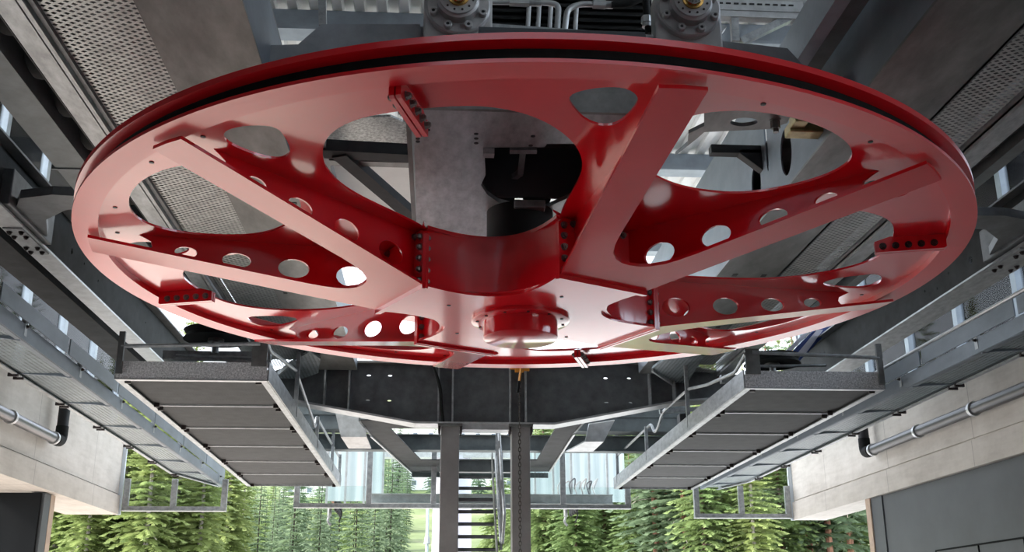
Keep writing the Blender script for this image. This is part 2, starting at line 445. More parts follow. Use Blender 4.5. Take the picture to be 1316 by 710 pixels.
struct('wall_back', MB().box(-7.6, 8.7, -5.3, -5, 0, 9.4), 'dark_wall', 'dark back wall of the station')
ln = MB().box(-.55, 2.1, 7.5, 14.2, 0, .02).build('floor_tone', 'reflection_patch')  # dark patch added so the wheel's middle reflects something dark
tag(ln, 'unseen dark floor patch added for the dark reflection in the bullwheel', 'floor patch')

def side_wall(name, x, sgn, y1, zb, dp):
    # sgn: direction away from the station
    b = MB()
    b.box(*sorted((x+sgn*.035, x+sgn*dp)), -4, y1, zb+.36, 4.9)
    b.box(*sorted((x, x+sgn*dp)), -4, y1, zb, zb+.33)
    b.box(*sorted((x+sgn*.05, x+sgn*dp)), -4, y1, zb+.33, zb+.36)
    return struct(name, b, 'concrete', 'board marked concrete upstand beam along the side of the station')
wl = side_wall('wall_left', -5.65, -1, 19.75, 3.49, .92)
wr = side_wall('wall_right', 6.7, 1, 20.3, 3.48, .62)
M['trim_zinc'] = plain('pale zinc flashing', (.62, .70, .78), .4, .2)
struct('trim_1', MB().box(-5.70, -5.62, 19.75, 19.80, 3.49, 4.9), 'trim_zinc', 'pale flashing on the end of the left concrete beam')
struct('trim_2', MB().box(6.66, 6.74, 20.3, 20.35, 3.48, 4.9), 'trim_zinc', 'pale flashing on the end of the right concrete beam')

# glazed strips above the concrete, on both sides
def glazing(name, x, sgn, y1, z0, z1, ys):
    e = bpy.data.objects.new(name, None); COL.objects.link(e); e.location = (x, 10, z0); ORG[e] = Vector((x, 10, z0)); e['kind'] = 'structure'
    e['label'] = 'glazed strip above the concrete beam'
    fr = MB(); y00 = ys[0]
    for y in ys: fr.box(x-.05, x+.05, y-.06, y+.06, z0, z1)
    for z in (z0+.05, 6.35, z1-.06): fr.box(x-.045, x+.045, y00, y1, z-.05, z+.05)
    fr.build('mullion', 'galv_blue', e)
    MB().box(x+sgn*.01, x+sgn*.02, y00, y1, z0, z1).build('pane', 'window', e)
    return e
glazing('window_1', -5.9, -1, 19.7, 4.9, 9.0, [11.95+1.55*i for i in range(6)])
struct('sun_block_left_upper', MB().box(-6.0, -5.85, -5, 11.9, 4.9, 9.0), 'dark_wall', 'added unseen sheet blocking the sun above the left concrete beam')  # opaque sheet added in place of glazing to keep sun off
glazing('window_2', 6.95, 1, 20.2, 4.9, 9.0, [-2+1.55*i for i in range(15)])

# roof: corrugated sheets on purlins, open strip in front
def corrugated(x0, x1, y0, y1, z, pitch=.28, h=.06):
    b = MB(); n = int((x1-x0)/pitch); pr = []
    for i in range(n+1):
        x = x0+i*pitch
        pr += [(x, z), (x+pitch*.42, z), (x+pitch*.5, z+h), (x+pitch*.92, z+h)]
    vs = [(x, y0, zz) for x, zz in pr]+[(x, y1, zz) for x, zz in pr]; m = len(pr)
    fs = [(i, i+1, m+i+1, m+i) for i in range(m-1)]
    return b.add(vs, fs)
rf = struct('ceiling', corrugated(-6.2, 7.2, -3, 20.4, 9.0), 'roof', 'pale corrugated roof sheets')
for i, y in enumerate((.0, 4.0, 8.0, 12.0, 16.0, 20.0)):
    b = MB(); b.box(-6.1, 7.1, y-.07, y+.07, 8.70, 8.98); b.box(-6.1, 7.1, y-.15, y+.15, 8.66, 8.70)
    o = b.build('roof_beam', 'galv_blue'); tag(o, 'grey steel roof beam crossing under the corrugated sheets', 'beam', 'roof beams')

# ------------------------------------------------------------------ columns, cross beam, hoist, stairs
def hbeam(b, x, y, z0, z1, w, d, t=.02):
    b.box(x-w/2, x+w/2, y-d/2, y-d/2+t, z0, z1); b.box(x-w/2, x+w/2, y+d/2-t, y+d/2, z0, z1); b.box(x-t/2, x+t/2, y-d/2+t, y+d/2-t, z0, z1)
    return b
for x, lab in ((.14, 'grey steel column under the cross beam, standing left of the stairs'), (1.125, 'grey steel column under the cross beam, behind the hanging chain')):
    e = empty('steel_column', (x, 15, 0), lab, 'column', 'columns under the cross beam')
    b = MB(); b.box(x-.13, x+.13, 14.87, 15.13, .03, 4.27); b.build('shaft', 'column', e, bevel=.012)
    MB().box(x-.22, x+.22, 14.78, 15.22, 0, .03).build('base_plate', 'steel_dark', e)
    h = MB().box(x-.17, x+.17, 14.82, 15.18, 4.24, 4.28).build('head_plate', 'steel', e)
    for sx in (-.15, .15):
        for k in range(3): hexbolt((x+sx, 14.84+k*.09, 4.24), (0, 0, -1), .018, .07).build('bolt', 'dark_bolt', h)

cb = empty('cross_beam', (.62, 15, 4.28), 'long dark steel cross beam with stiffeners, tapered at both ends, on the two grey columns', 'beam')
web = [(-2.05, 4.60), (-.35, 4.30), (1.6, 4.30), (3.35, 4.64), (4.25, 4.72), (4.25, 5.0), (3.35, 5.2), (-1.85, 5.14), (-2.45, 4.95), (-2.45, 4.62)]
xz = lambda u, v, w: Vector((u, w, v))
slots = [ell(x, z, .03, .012, 12) for x in (-1.02, -.72, 2.36, 2.70) for z in (4.62, 4.98)]
MB().plate(xz, web, 14.98, 15.0, slots).build('web', 'steel_dark', cb)
low = [(-2.45, 4.60), (-2.05, 4.585), (-.35, 4.285), (1.6, 4.285), (3.35, 4.625), (4.25, 4.70)]
b = MB()
for p, q in zip(low, low[1:]): b.bar((p[0], 15, p[1]), (q[0], 15, q[1]), .36, .028)
b.build('lower_flange', 'galv_light', cb)
b = MB()
for p, q in (((-2.45, 4.95), (-1.85, 5.14)), ((-1.85, 5.14), (3.35, 5.20)), ((3.35, 5.20), (4.25, 5.0))): b.bar((p[0], 15, p[1]), (q[0], 15, q[1]), .3, .025)
b.build('upper_flange', 'steel', cb)
for x, z0, z1 in ((-1.62, 4.53, 5.14), (-1.28, 4.47, 5.14), (-.03, 4.3, 5.16), (.17, 4.3, 5.16), (.98, 4.3, 5.17), (1.2, 4.3, 5.17), (2.98, 4.56, 5.19), (3.33, 4.63, 5.2)):
    MB().box(x-.012, x+.012, 14.85, 14.98, z0, z1).build('stiffener', 'galv', cb)
cp = MB().tube([at(402, 465, Y=14.84), at(548, 465, Y=14.84)], .018).build('conduit', 'galv_light', cb, True)
cable = MB().tube([at(548, 465, Y=14.84), (-.12, 14.82, 5.10), (-.06, 14.82, 4.95), (.0, 14.82, 4.75), (.01, 14.82, 4.5), (.04, 14.86, 4.3)], .024, rad=.1).build('cable', 'rubber', cb, True)
b = MB(); b.box(.27, 1.0, 14.86, 15.14, 4.20, 4.27)
b.build('tie_plate', 'galv_light', cb)

# chain hoist
hx, hy = 1.09, 14.62
ho = empty('chain_hoist', (hx, hy, 2.2), 'orange lever chain hoist with a dark chain hanging in front of the right column', 'hoist')
b = MB(); b.cyl((hx-.06, hy, 5.04), (hx+.06, hy, 5.04), .075, n=20); b.cyl((hx+.06, hy, 5.04), (hx+.14, hy, 5.04), .055, n=16); b.cyl((hx-.13, hy, 5.05), (hx-.06, hy, 5.05), .045, n=16)
b.build('gear_housing', 'hoist', ho, True)
MB().tube([(hx, hy, 5.11), (hx, hy, 5.16), (hx+.035, hy, 5.19), (hx, hy, 5.22), (hx-.03, hy, 5.2)], .014, rad=.02).build('hook', 'dark_bolt', ho, True)
lv = MB().bar((hx+.02, hy-.07, 5.02), (hx-.01, hy-.09, 4.80), .035, .02).build('lever', 'hoist', ho)
MB().cyl((hx-.01, hy-.09, 4.82), (hx-.03, hy-.1, 4.66), .022, n=12).build('lever_grip', 'rubber', lv, True)
b = MB(); z = 4.98; i = 0
while z > 2.2:
    c = Vector((hx+.0, hy, z)); ax = Vector((1, 0, 0)) if i % 2 else Vector((0, 1, 0))
    pts = [c + ax*(.016*math.cos(t)) + Vector((0, 0, .034*math.sin(t))) for t in (2*PI*k/10 for k in range(11))]
    b.tube(pts, .006, 5); z -= .052; i += 1
b.build('chain', 'chain', ho, True)

# stairs
st = empty('steel_stairs', (.55, 16, 0), 'open steel stairs with a tube handrail rising behind the columns', 'stairs')
for k in range(-6, 7):
    z = 2.66+.2*k; y = 16+.2*k
    b = MB(); b.box(.20, .83, y-.02, y+.22, z, z+.012); b.box(.20, .83, y-.02, y-.008, z-.04, z+.012)
    b.build('step', 'steel_dark', st)
for x in (.19, .85):
    MB().bar((x, 13.3, 0), (x, 17.5, 4.2), .02, .2).build('stringer', 'steel', st)
b = MB()
for x in (.92,):
    b.tube([(x, 15.75, 2.72), (x+.02, 15.6, 3.10), (x+.02, 17.2, 4.72), (x+.02, 18.2, 4.9)], .024, rad=.08)
    b.tube([(x-.02, 15.9, 2.75), (x-.02, 17.3, 4.2)], .02)
    for y in (16.1, 16.8, 17.4): b.bar((x, y, y-13.45), (x, y-.1, y-12.45), .035, .03, (0, 1, 0))
b.build('handrail', 'galv', st, True)
MB().tube([(.12, 15.9, 3.0), (.12, 17.2, 4.6), (.12, 18.2, 4.8)], .02, rad=.08).build('handrail', 'galv', st, True)

# landing at the head of the stairs: a U of channels with a chamfered edge and a grating
ld = empty('stair_landing', (.6, 19, 4.15), 'dark steel landing with slanting side plates behind the columns', 'platform')
z0 = 4.45
ring = lambda pts: [tuple(at(x, y, Z=z0))[:2] for x, y in pts]
po = ring([(462, 541), (477, 560), (529, 607), (706, 606), (738, 557), (752, 541)])
hole_ = ring([(501, 551), (541, 592), (690, 592), (714, 551)])
MB().plate(lambda u, v, w: Vector((u, v, w)), po, z0, z0+.02, [hole_]).build('deck_plate', 'web_dark', ld)
b = MB()
for p, q in zip(po[:], po[1:]): b.bar((p[0], p[1], z0+.06), (q[0], q[1], z0+.06), .03, .14)
b.build('edge_channel', 'girder', ld)
MB().bar((po[1][0], po[1][1], z0-.012), (po[2][0], po[2][1], z0-.012), .03, .03).build('edge_strip', 'galv_light', ld)
MB().bar((po[4][0], po[4][1], z0-.012), (po[3][0], po[3][1], z0-.012), .03, .03).build('edge_strip', 'galv_light', ld)
b = MB(); x0, x1, yy = po[2][0], po[3][0], po[2][1]
n = int((x1-x0)/.06)
for i in range(n): b.box(x0+i*.06, x0+.025+i*.06, yy-.02, yy+.01, z0-.10, z0)
b.box(x0, x1, yy+.01, yy+.03, z0-.10, z0)
b.build('comb_grating', 'girder', ld)
b = MB(); b.box(.0, 1.25, 17.55, 17.7, 3.98, 4.16); b.box(.0, 1.25, 17.5, 17.75, 4.16, 4.18)
b.build('front_channel', 'girder', ld)

# long transverse beams behind the columns
for y, z0, z1, x0, x1, lab in ((19.0, 4.55, 4.80, -2.6, 4.2, 'grey green transverse beam behind the stair landing, upper one'), (21.2, 3.86, 4.02, -1.4, 3.4, 'pale transverse rail behind the glass balustrade')):
    b = MB(); b.box(x0, x1, y-.02, y+.02, z0, z1); b.box(x0, x1, y-.12, y+.12, z0-.015, z0); b.box(x0, x1, y-.12, y+.12, z1, z1+.015)
    o = b.build('transverse_beam', 'girder' if y < 20 else 'galv_light'); tag(o, lab, 'beam')

for x0, x1, lab in ((-2.7, -.95, 'grey green box beam behind the left end of the cross beam'), (2.15, 4.3, 'grey green box beam behind the right end of the cross beam')):
    b = MB(); b.box(x0, x1, 18.4, 18.7, 4.82, 5.35); b.box(x0, x1, 18.35, 18.75, 4.80, 4.82); b.box(x0, x1, 18.38, 18.4, 5.05, 5.08)
    tag(b.build('box_beam', 'girder'), lab, 'beam')
# white tubular tower with a crossarm and sheave trains
tw = empty('lift_tower', (.33, 27, 0), 'thick white tubular lift tower behind the stairs, with a crossarm', 'tower')
MB().cyl((.33, 27, -.3), (.33, 27, 5.6), .50, .47, 48).build('mast', 'white', tw, True)
MB().bar((-3.0, 27, 5.75), (3.7, 27, 5.75), .35, .32).build('crossarm', 'galv_light', tw)
MB().box(-.1, .76, 26.6, 27.4, 5.55, 5.62).build('head_plate', 'galv_light', tw)
for x, lab in ((at(430, 655, Y=26.8).x, 'brown and zinc sheave assembly hanging below the glass, left of the tower'), (at(733, 655, Y=26.8).x, 'brown and zinc sheave assembly hanging below the glass, right of the tower')):
    e = empty('sheave_assembly', (x, 26.8, 3.9), lab, 'sheaves', 'sheave assemblies of the tower')
    MB().bar((x, 26.8, 5.6), (x, 26.8, 4.37), .12, .10, (0, 1, 0)).build('hanger', 'bark', e)
    MB().bar((x, 26.2, 4.5), (x, 27.4, 4.5), .06, .16).build('rocker', 'bark_red', e)
    for y in (26.25, 26.65, 27.0, 27.35):
        b = MB(); b.lathe([(.02, -.03), (.15, -.035), (.17, -.02), (.15, 0), (.17, .02), (.15, .035), (.02, .03)], (x+.08, y, 4.37), 24, 'X')
        b.build('sheave', 'rubber', e, True)
    b = MB(); b.cyl((x-.12, 26.8, 4.4), (x-.12, 26.8, 4.15), .05, n=12); b.tube([(x-.12, 26.8, 4.15), (x-.16, 26.8, 4.02), (x-.08, 26.8, 3.93)], .03, rad=.05)
    b.build('grip', 'steel', e, True)
    MB().tube([(x+.05, 26.8, 4.4), (x+.2, 26.8, 4.25), (x+.12, 26.8, 4.02)], .018, rad=.1).build('hose', 'rubber', e, True)

# ------------------------------------------------------------------ glass balustrades
def balustrade(lab, y, xs, z0, z1s, x_end=None):
    x0, x1 = xs[0], xs[-1]
    e = empty('glass_balustrade', ((x0+x1)/2, y, z0), lab, 'balustrade', 'glass balustrades at the front edge')
    b = MB(); b.box(x0-.05, x1+.05, y-.05, y+.05, z0, z0+.06); b.box(x0-.05, x1+.05, y-.08, y+.08, z0-.02, z0)
    b.build('bottom_rail', 'galv', e)
    for x, z1 in zip(xs, z1s):
        MB().box(x-.05, x+.05, y-.04, y+.04, z0+.06, z1).build('post', 'galv', e, bevel=.005)
    for i in range(len(xs)-1):
        MB().box(xs[i]+.06, xs[i+1]-.06, y-.006, y+.006, z0+.07, min(z1s[i], z1s[i+1])-.04).build('pane', 'glass', e)
    return e
balustrade('glass balustrade in the middle, hanging below the front edge behind the columns', 20.35, [-2.62, -1.30, -.10, 1.15, 2.33, 3.56], 3.70, [4.12, 4.8, 4.8, 4.8, 4.8, 4.12])
balustrade('glass balustrade between the left concrete beam and the left walkway', 19.78, [-5.55, -4.72, -3.83], 3.575, [4.12, 4.12, 4.12])
balustrade('glass balustrade between the right walkway and the right concrete beam', 20.33, [4.86, 5.72, 6.62], 3.535, [4.12, 4.12, 4.12])

# milky ribbed wind screens left and right of the tower
for x0, x1, lab in ((-2.3, -1.15, 'milky ribbed glass screen left of the white tower'), (1.62, 3.9, 'milky ribbed glass screen right of the white tower')):
    e = empty('wind_screen', ((x0+x1)/2, 22.6, 4.0), lab, 'screen')
    MB().box(x0, x1, 22.58, 22.62, 4.05, 5.3).build('pane', 'milky', e)
    n = int((x1-x0)/.38)
    for i in range(n+1): MB().box(x0+i*.38-.02, x0+i*.38+.02, 22.5, 22.58, 4.0, 5.3).build('rib', 'galv_light', e)
for i in range(7): MB().tube([(2.5+.13*i, 22.5, 4.1), (2.45+.12*i, 22.42, 4.35+.03*(i % 3)), (2.6+.12*i, 22.46, 4.55-.06*(i % 2)), (2.62+.1*i, 22.5, 4.3)], .014, 6, rad=.08).build('hose', ('galv_light', 'motor', 'steel_dark')[i % 3], e, True)

# ------------------------------------------------------------------ drain pipes on the concrete beams
def drain(x, y_el, z, y_near, sgn, lab, mat):
    e = empty('drain_pipe', (x, (y_el+y_near)/2, z), lab, 'pipe', 'drain pipes on the concrete beams')
    MB().cyl((x, y_near, z), (x, y_el-.12, z), .075, n=32).build('pipe', mat, e, True)
    el = MB().tube([(x, y_el-.2, z), (x, y_el+.02, z), (x, y_el+.02, z+.22)], .088, 24, rad=.16).build('elbow', 'rubber', e, True)
    MB().cyl((x, y_el+.02, z+.2), (x, y_el+.02, z+.75), .08, n=24).build('riser', 'black', e, True)
    for y in ([y_el-.28, y_el-1.9, y_el-3.5, y_el-6.0]):
        c = MB().lathe([(.075, -.03), (.092, -.03), (.092, .03), (.075, .03)], (x, y, z), 24, 'Y'); c.box(min(x, x+sgn*.17), max(x, x+sgn*.17), y-.015, y+.015, z-.02, z+.02)
        c.build('clamp', 'galv_light', e, True)
drain(-5.5, 15.95, 4.17, 5.0, -1, 'shiny grey drain pipe along the left concrete beam', 'plastic_grey')
drain(6.55, 16.15, 4.12, 5.0, 1, 'dark grey drain pipe along the right concrete beam', 'pipe_dark')

# ------------------------------------------------------------------ cladding under the beams
e = empty('wall_panel', (6.85, 10, 0), 'long anthracite wall panel under the right concrete beam', 'panel')
MB().box(6.76, 6.95, 2, 16.2, 0, 3.47).build('board', 'cladding', e)
MB().box(6.74, 6.95, 16.2, 16.62, 0, 3.475).build('end_board', 'cladding', e)
MB().box(6.72, 6.97, 16.62, 16.80, 0, 3.478).build('frame_edge', 'timber', e)
b = MB()
for y in (11.0, 12.3, 13.4, 14.6): b.box(6.745, 6.765, y-.006, y+.006, 1.2, 2.55)
b.box(6.745, 6.765, 4, 14.6, 2.54, 2.56)
b.build('joint', 'cladding_black', e)
e = empty('dark_door_leaf', (-6.8, 16.4, 0), 'black door leaf standing across under the left concrete beam', 'door')
MB().box(-8.2, -5.80, 16.3, 16.36, 0, 3.47).build('leaf', 'cladding_black', e)
MB().box(-5.98, -5.76, 16.36, 16.62, 0, 3.475).build('frame', 'cladding', e)
MB().box(-5.98, -5.755, 16.62, 16.80, 0, 3.478).build('frame_edge', 'timber', e)
e = empty('hanging_cables', (-6.5, 16.1, 1.5), 'pale and blue cables hanging in front of the black door leaf', 'cable')
MB().tube([(-6.46, 16.2, 3.49), (-6.50, 16.2, 3.0), (-6.56, 16.2, 2.4), (-6.55, 16.2, 1.5)], .014, 6, rad=.3).build('cable', 'wire', e, True)
MB().tube([(-6.42, 16.2, 3.49), (-6.44, 16.2, 3.0), (-6.5, 16.2, 2.4), (-6.52, 16.2, 1.5)], .012, 6, rad=.3).build('cable', 'wire', e, True)
MB().tube([(-6.52, 16.2, 3.0), (-6.6, 16.2, 2.75), (-6.58, 16.2, 2.4), (-6.57, 16.2, 1.5)], .012, 6, rad=.3).build('cable', 'blue', e, True)
# ------------------------------------------------------------------ inner catwalks under the wheel
def catwalk(lab, xo0, xo1, xi, zb, sgn, posts, rail):
    """xo0/xo1: outer edge at the near and far end, xi: edge beside the stairs; sgn +1 when the inner edge lies at larger X"""
    y0, y1 = 11.17, 20.15
    e = empty('catwalk', ((xo0+xi)/2, (y0+y1)/2, zb), lab, 'catwalk', 'catwalks beyond the wheel')
    n = 6; d = (y1-y0)/n
    xo = lambda y: xo0 + (xo1-xo0)*(y-y0)/(y1-y0)
    for i in range(n):
        a, c = y0+i*d+.012, y0+(i+1)*d-.012
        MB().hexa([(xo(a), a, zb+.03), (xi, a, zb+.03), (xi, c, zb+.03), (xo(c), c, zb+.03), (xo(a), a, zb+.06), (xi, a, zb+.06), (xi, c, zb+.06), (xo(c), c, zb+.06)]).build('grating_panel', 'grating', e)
        if i:
            MB().bar((xo(a), a-.012, zb+.022), (xi, a-.012, zb+.022), .03, .02).build('crossbar', 'galv_light', e)
    # side channels with a lit lower lip
    for (xa, xb, nm) in ((xo0, xo1, 'outer_channel'), (xi, xi, 'inner_channel')):
        s = -sgn if nm == 'outer_channel' else sgn
        b = MB(); b.bar((xa+s*.01, y0, zb+.10), (xb+s*.01, y1, zb+.10), .015, .20)
        b.bar((xa-s*.03, y0, zb), (xb-s*.03, y1, zb), .07, .012)
        ch = b.build(nm, 'galv', e)
        for i in range(n+1):
            y = y0+i*d
            for dy in (-.1, .1):
                if y0 < y+dy < y1:
                    x = xa+(xb-xa)*(y+dy-y0)/(y1-y0)
                    MB().box(x-s*.10-.03, x-s*.10+.03, y+dy-.012, y+dy+.012, zb-.022, zb+.03).build('clip', 'dark_bolt', ch)
    b = MB(); b.box(min(xo0, xi), max(xo0, xi), y0-.012, y0, zb, zb+.19); 
    b.build('front_plate', 'galv_spangle', e)
    MB().box(min(xo0, xi), max(xo0, xi), y0-.02, y0+.05, zb-.008, zb+.004).build('front_lip', 'galv_light', e)
    MB().box(min(xo1, xi), max(xo1, xi), y1, y1+.012, zb, zb+.16).build('end_plate', 'galv', e)
    # stub posts and rail at the near end
    px_o = xo0+sgn*.03; px_i = xi-sgn*.09
    MB().box(px_o-.03, px_o+.03, y0-.05, y0-.012, zb+.05, zb+.50).build('end_post', 'steel', e)
    MB().box(px_i-.08, px_i+.08, y0-.03, y0-.012, zb+.15, zb+.43).build('end_post', 'steel', e)
    MB().tube([(px_o, y0-.03, zb+.345), (px_i, y0-.03, zb+.39)], .022).build('rail', 'galv', e, True)
    MB().tube([(px_o+sgn*.5, y0+.25, zb+.32), (px_i, y0+.25, zb+.30)], .016).build('rail', 'galv', e, True)
    for y, z in posts: MB().box(xi-.025, xi+.025, y-.02, y+.02, zb+.05, z).build('post', 'galv', e)
    MB().tube([(xi-sgn*.02, y, z) for y, z in rail], .021, rad=.12).build('handrail', 'galv', e, True)
    return e
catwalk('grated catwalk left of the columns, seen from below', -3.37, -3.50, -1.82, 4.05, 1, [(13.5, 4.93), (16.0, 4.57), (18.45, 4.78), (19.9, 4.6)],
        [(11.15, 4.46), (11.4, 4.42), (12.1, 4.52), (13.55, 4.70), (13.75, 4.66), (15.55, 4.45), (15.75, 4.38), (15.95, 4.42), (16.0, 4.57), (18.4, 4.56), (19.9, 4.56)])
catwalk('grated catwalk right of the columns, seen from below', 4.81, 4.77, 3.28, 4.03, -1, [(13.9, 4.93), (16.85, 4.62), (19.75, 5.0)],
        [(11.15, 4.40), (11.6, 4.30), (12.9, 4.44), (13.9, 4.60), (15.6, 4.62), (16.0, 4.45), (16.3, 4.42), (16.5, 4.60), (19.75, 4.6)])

# ------------------------------------------------------------------ outer walkways along the concrete
def walkway(lab, inner, outer, sgn, zb, rail):
    """inner/outer: (x, y) polylines; sgn: direction away from the axis"""
    e = empty('outer_walkway', (inner[1][0], 12, zb), lab, 'walkway', 'outer walkways')
    def X(pl, y):
        for p, q in zip(pl, pl[1:]):
            if y <= q[1] or q is pl[-1]: return p[0]+(q[0]-p[0])*(y-p[1])/(q[1]-p[1])
    ys = [5.0+1.52*i for i in range(9)]+[18.5, 19.6, 20.25]
    for a, c in zip(ys, ys[1:]):
        p = [(X(inner, a), a+.01), (X(outer, a), a+.01), (X(outer, c), c-.01), (X(inner, c), c-.01)]
        MB().hexa([(*q, zb+.03) for q in p]+[(*q, zb+.06) for q in p]).build('grating_panel', 'grating_open', e)
        m = MB(); m.bar((p[0][0], a, zb+.02), (p[1][0], a, zb+.05), .02, .05); m.bar((p[0][0], a, zb+.01), (p[1][0]*.45+p[0][0]*.55, a, zb+.04), .012, .05)
        m.build('bracket', 'galv_blue', e)
    for nm, pl in (('inner_channel', inner), ('outer_channel', outer)):
        b = MB()
        for p, q in zip(pl, pl[1:]):
            o = -sgn if nm == 'inner_channel' else sgn
            h = .145 if nm == 'inner_channel' else .06
            b.bar((p[0]+o*.01, p[1], zb+h/2), (q[0]+o*.01, q[1], zb+h/2), .014, h); b.bar((p[0]-o*.02, p[1], zb), (q[0]-o*.02, q[1], zb), .05, .01)
        b.build(nm, 'plate_blue' if nm == 'inner_channel' else 'galv', e)
    p, q = inner[0], inner[-1]
    b = MB(); L = (q[1]-p[1])
    k0 = 0
    for i in range(k0, 8):
        a, c = i/8+.002, (i+1)/8-.002
        xa, ya = p[0]+(q[0]-p[0])*a, p[1]+L*a; xc, yc = p[0]+(q[0]-p[0])*c, p[1]+L*c
        b.bar((xa-sgn*.015, ya, zb+.235), (xc-sgn*.015, yc, zb+.235), .012, .16)
    b.build('kick_plate', 'plate_blue', e)
    for i in range(9):
        y = 6.2+1.7*i
        if y < 20:
            x = X(inner, y); r = MB().box(x-.02, x+.02, y-.03, y+.03, zb+.04, zb+.345).build('post', 'galv', e)
            hexbolt((x-sgn*.03, y-.02, zb+.12), (-sgn, 0, 0), .014).build('bolt', 'dark_bolt', r)
    if rail: MB().tube([(X(inner, 5), 5, zb+.345), (X(inner, 20), 20, zb+.345)], .02).build('handrail', 'galv_light', e, True)
    for y in [6.5+1.52*i for i in range(9)]:
        x = X(outer, y); MB().box(x-.05, x+.05, y-.09, y-.06, zb-.025, zb+.01).build('clip', 'dark_bolt', e); MB().box(x-.05, x+.05, y+.06, y+.09, zb-.025, zb+.01).build('clip', 'dark_bolt', e)
    return e
walkway('pale grated walkway beside the left concrete beam', [(-3.62, 5), (-3.74, 9), (-3.88, 15), (-3.97, 20.3)], [(-4.25, 5), (-4.33, 10.6), (-4.42, 15.4), (-4.51, 18.5), (-4.05, 20.3)], -1, 4.05, False)
walkway('pale grated walkway beside the right concrete beam', [(5.15, 5), (5.11, 9), (5.02, 15), (4.95, 20.3)], [(5.52, 5), (5.56, 9.7), (5.58, 14.5), (5.60, 19.2), (5.30, 20.35)], 1, 4.05, True)

# ------------------------------------------------------------------ sheaves above the near ends of the catwalks
def sheave(lab, p, r):
    e = empty('horizontal_sheave', (p.x, p.y, p.z-.25), lab, 'sheave', 'sheaves above the catwalks')
    b = MB(); b.lathe([(.06, -.04), (r-.06, -.03), (r, -.05), (r-.04, 0), (r, .05), (r-.06, .03), (.06, .04)], p, 48); b.build('tread', 'rubber', e, True)
    b = MB(); b.lathe([(.02, -.07), (.09, -.07), (.09, .07), (.02, .07)], p, 24)
    for k in range(5): b.bar(p, p+Vector((r*.8*math.cos(1.2566*k), r*.8*math.sin(1.2566*k), 0)), .05, .03)
    b.build('hub', 'steel', e, True)
    b = MB(); b.bar((p.x-.6, p.y+.15, p.z-.2), (p.x+.6, p.y+.15, p.z-.2), .1, .1); b.cyl(p-Vector((0, 0, .2)), p, .04); b.bar((p.x, p.y+.1, p.z-.2), (p.x+.45, p.y+.1, p.z-.33), .05, .08)
    b.bar((p.x+.35, p.y+.2, p.z-.2), (p.x+.55, p.y+.2, p.z-.42), .03, .12)
    b.build('bracket', 'galv', e)
sheave('black rubber lined sheave lying flat above the near end of the left catwalk', at(278, 432, Z=4.72), .36)
sheave('black rubber lined sheave lying flat above the near end of the right catwalk', at(992, 464, Z=4.62), .34)
def kit(lab, x, y, z, s):
    e = empty('rail_bracket', (x, y, z), lab, 'bracket', 'bracket boxes beside the cross beam')
    MB().box(x-.22, x+.22, y-.1, y+.1, z, z+.3).build('box', 'black', e, bevel=.01)
    MB().bar((x-.5, y, z+.34), (x+.5, y, z+.42), .06, .06).build('arm', 'galv', e)
    b = MB(); b.tube([(x-s*.3, y-.1, z+.3), (x-s*.36, y-.1, z+.1), (x-s*.28, y-.1, z-.12)], .03, rad=.05); b.build('pipe', 'galv_light', e, True)
    b = MB(); b.cyl((x-s*.1, y-.11, z+.15), (x-s*.1, y-.2, z+.15), .07, n=16); b.build('knob', 'steel', e, True)
kit('black bracket box with pipe stub below the left end of the cross beam', -2.6, 15.6, 4.25, 1)
kit('black bracket box with pipe stub below the right end of the cross beam', 3.75, 15.6, 4.28, -1)
# slanted light troughs below the cross beam
for pts, lab in (([(431, 531), (468, 531), (471, 562), (438, 562), (448, 577), (477, 577)], 'pale bent metal chute below the left half of the cross beam'), ([(790, 541), (757, 546), (752, 568), (776, 568), (762, 581), (728, 581)], 'pale bent metal chute below the right half of the cross beam')):
    P = [at(*p, Y=y) for p, y in zip(pts, (16.2, 16.2, 16.1, 16.1, 16.6, 16.6))]
    b = MB(); d = Vector((0, .03, .02))
    b.hexa([P[0], P[1], P[2], P[3], P[0]+d, P[1]+d, P[2]+d, P[3]+d]); b.hexa([P[3], P[2], P[5], P[4], P[3]+d, P[2]+d, P[5]+d, P[4]+d])
    tag(b.build('metal_chute', 'galv_light'), lab, 'chute', 'chutes below the cross beam')
# grated corner platforms at the ends of the cross beam
for pts, lab in (([(372, 468), (398, 452), (412, 462), (409, 480), (366, 495), (345, 490)], 'small grated corner platform at the left end of the cross beam'), ([(838, 474), (868, 452), (905, 458), (885, 490), (872, 497)], 'small grated corner platform at the right end of the cross beam')):
    P = [at(*p, Z=4.92) for p in pts]
    b = MB(); b.plate(lambda u, v, w: Vector((u, v, w)), [(p.x, p.y) for p in P], 4.92, 4.95)
    o = b.build('corner_platform', 'grating_open'); tag(o, lab, 'platform', 'corner platforms')
    MB().bar(P[0]-Vector((0, 0, .02)), P[-1]-Vector((0, 0, .02)), .03, .05).build('edge_bar', 'galv', o)
# white and blue board beyond the right catwalk
e = empty('striped_board', tuple(at(1020, 470, Y=14.5)), 'white and blue striped board seen under the right edge of the wheel', 'board')
def quad(pts, Y, t, mat, name):
    P = [at(*p, Y=Y) for p in pts]; d = Vector((0, t, 0))
    return MB().plate(lambda u, v, w: Vector((u, w, v)), [(p.x, p.z) for p in P], Y, Y+t).build(name, mat, e)
quad([(1000, 470), (1022, 470), (1078, 412), (1058, 412)], 14.5, .03, 'blue', 'blue_stripe')
quad([(1022, 458), (1033, 458), (1058, 424), (1050, 424)], 14.48, .02, 'white', 'white_stripe')
quad([(1006, 455), (1014, 455), (1040, 428), (1034, 428)], 14.48, .02, 'white', 'white_stripe')

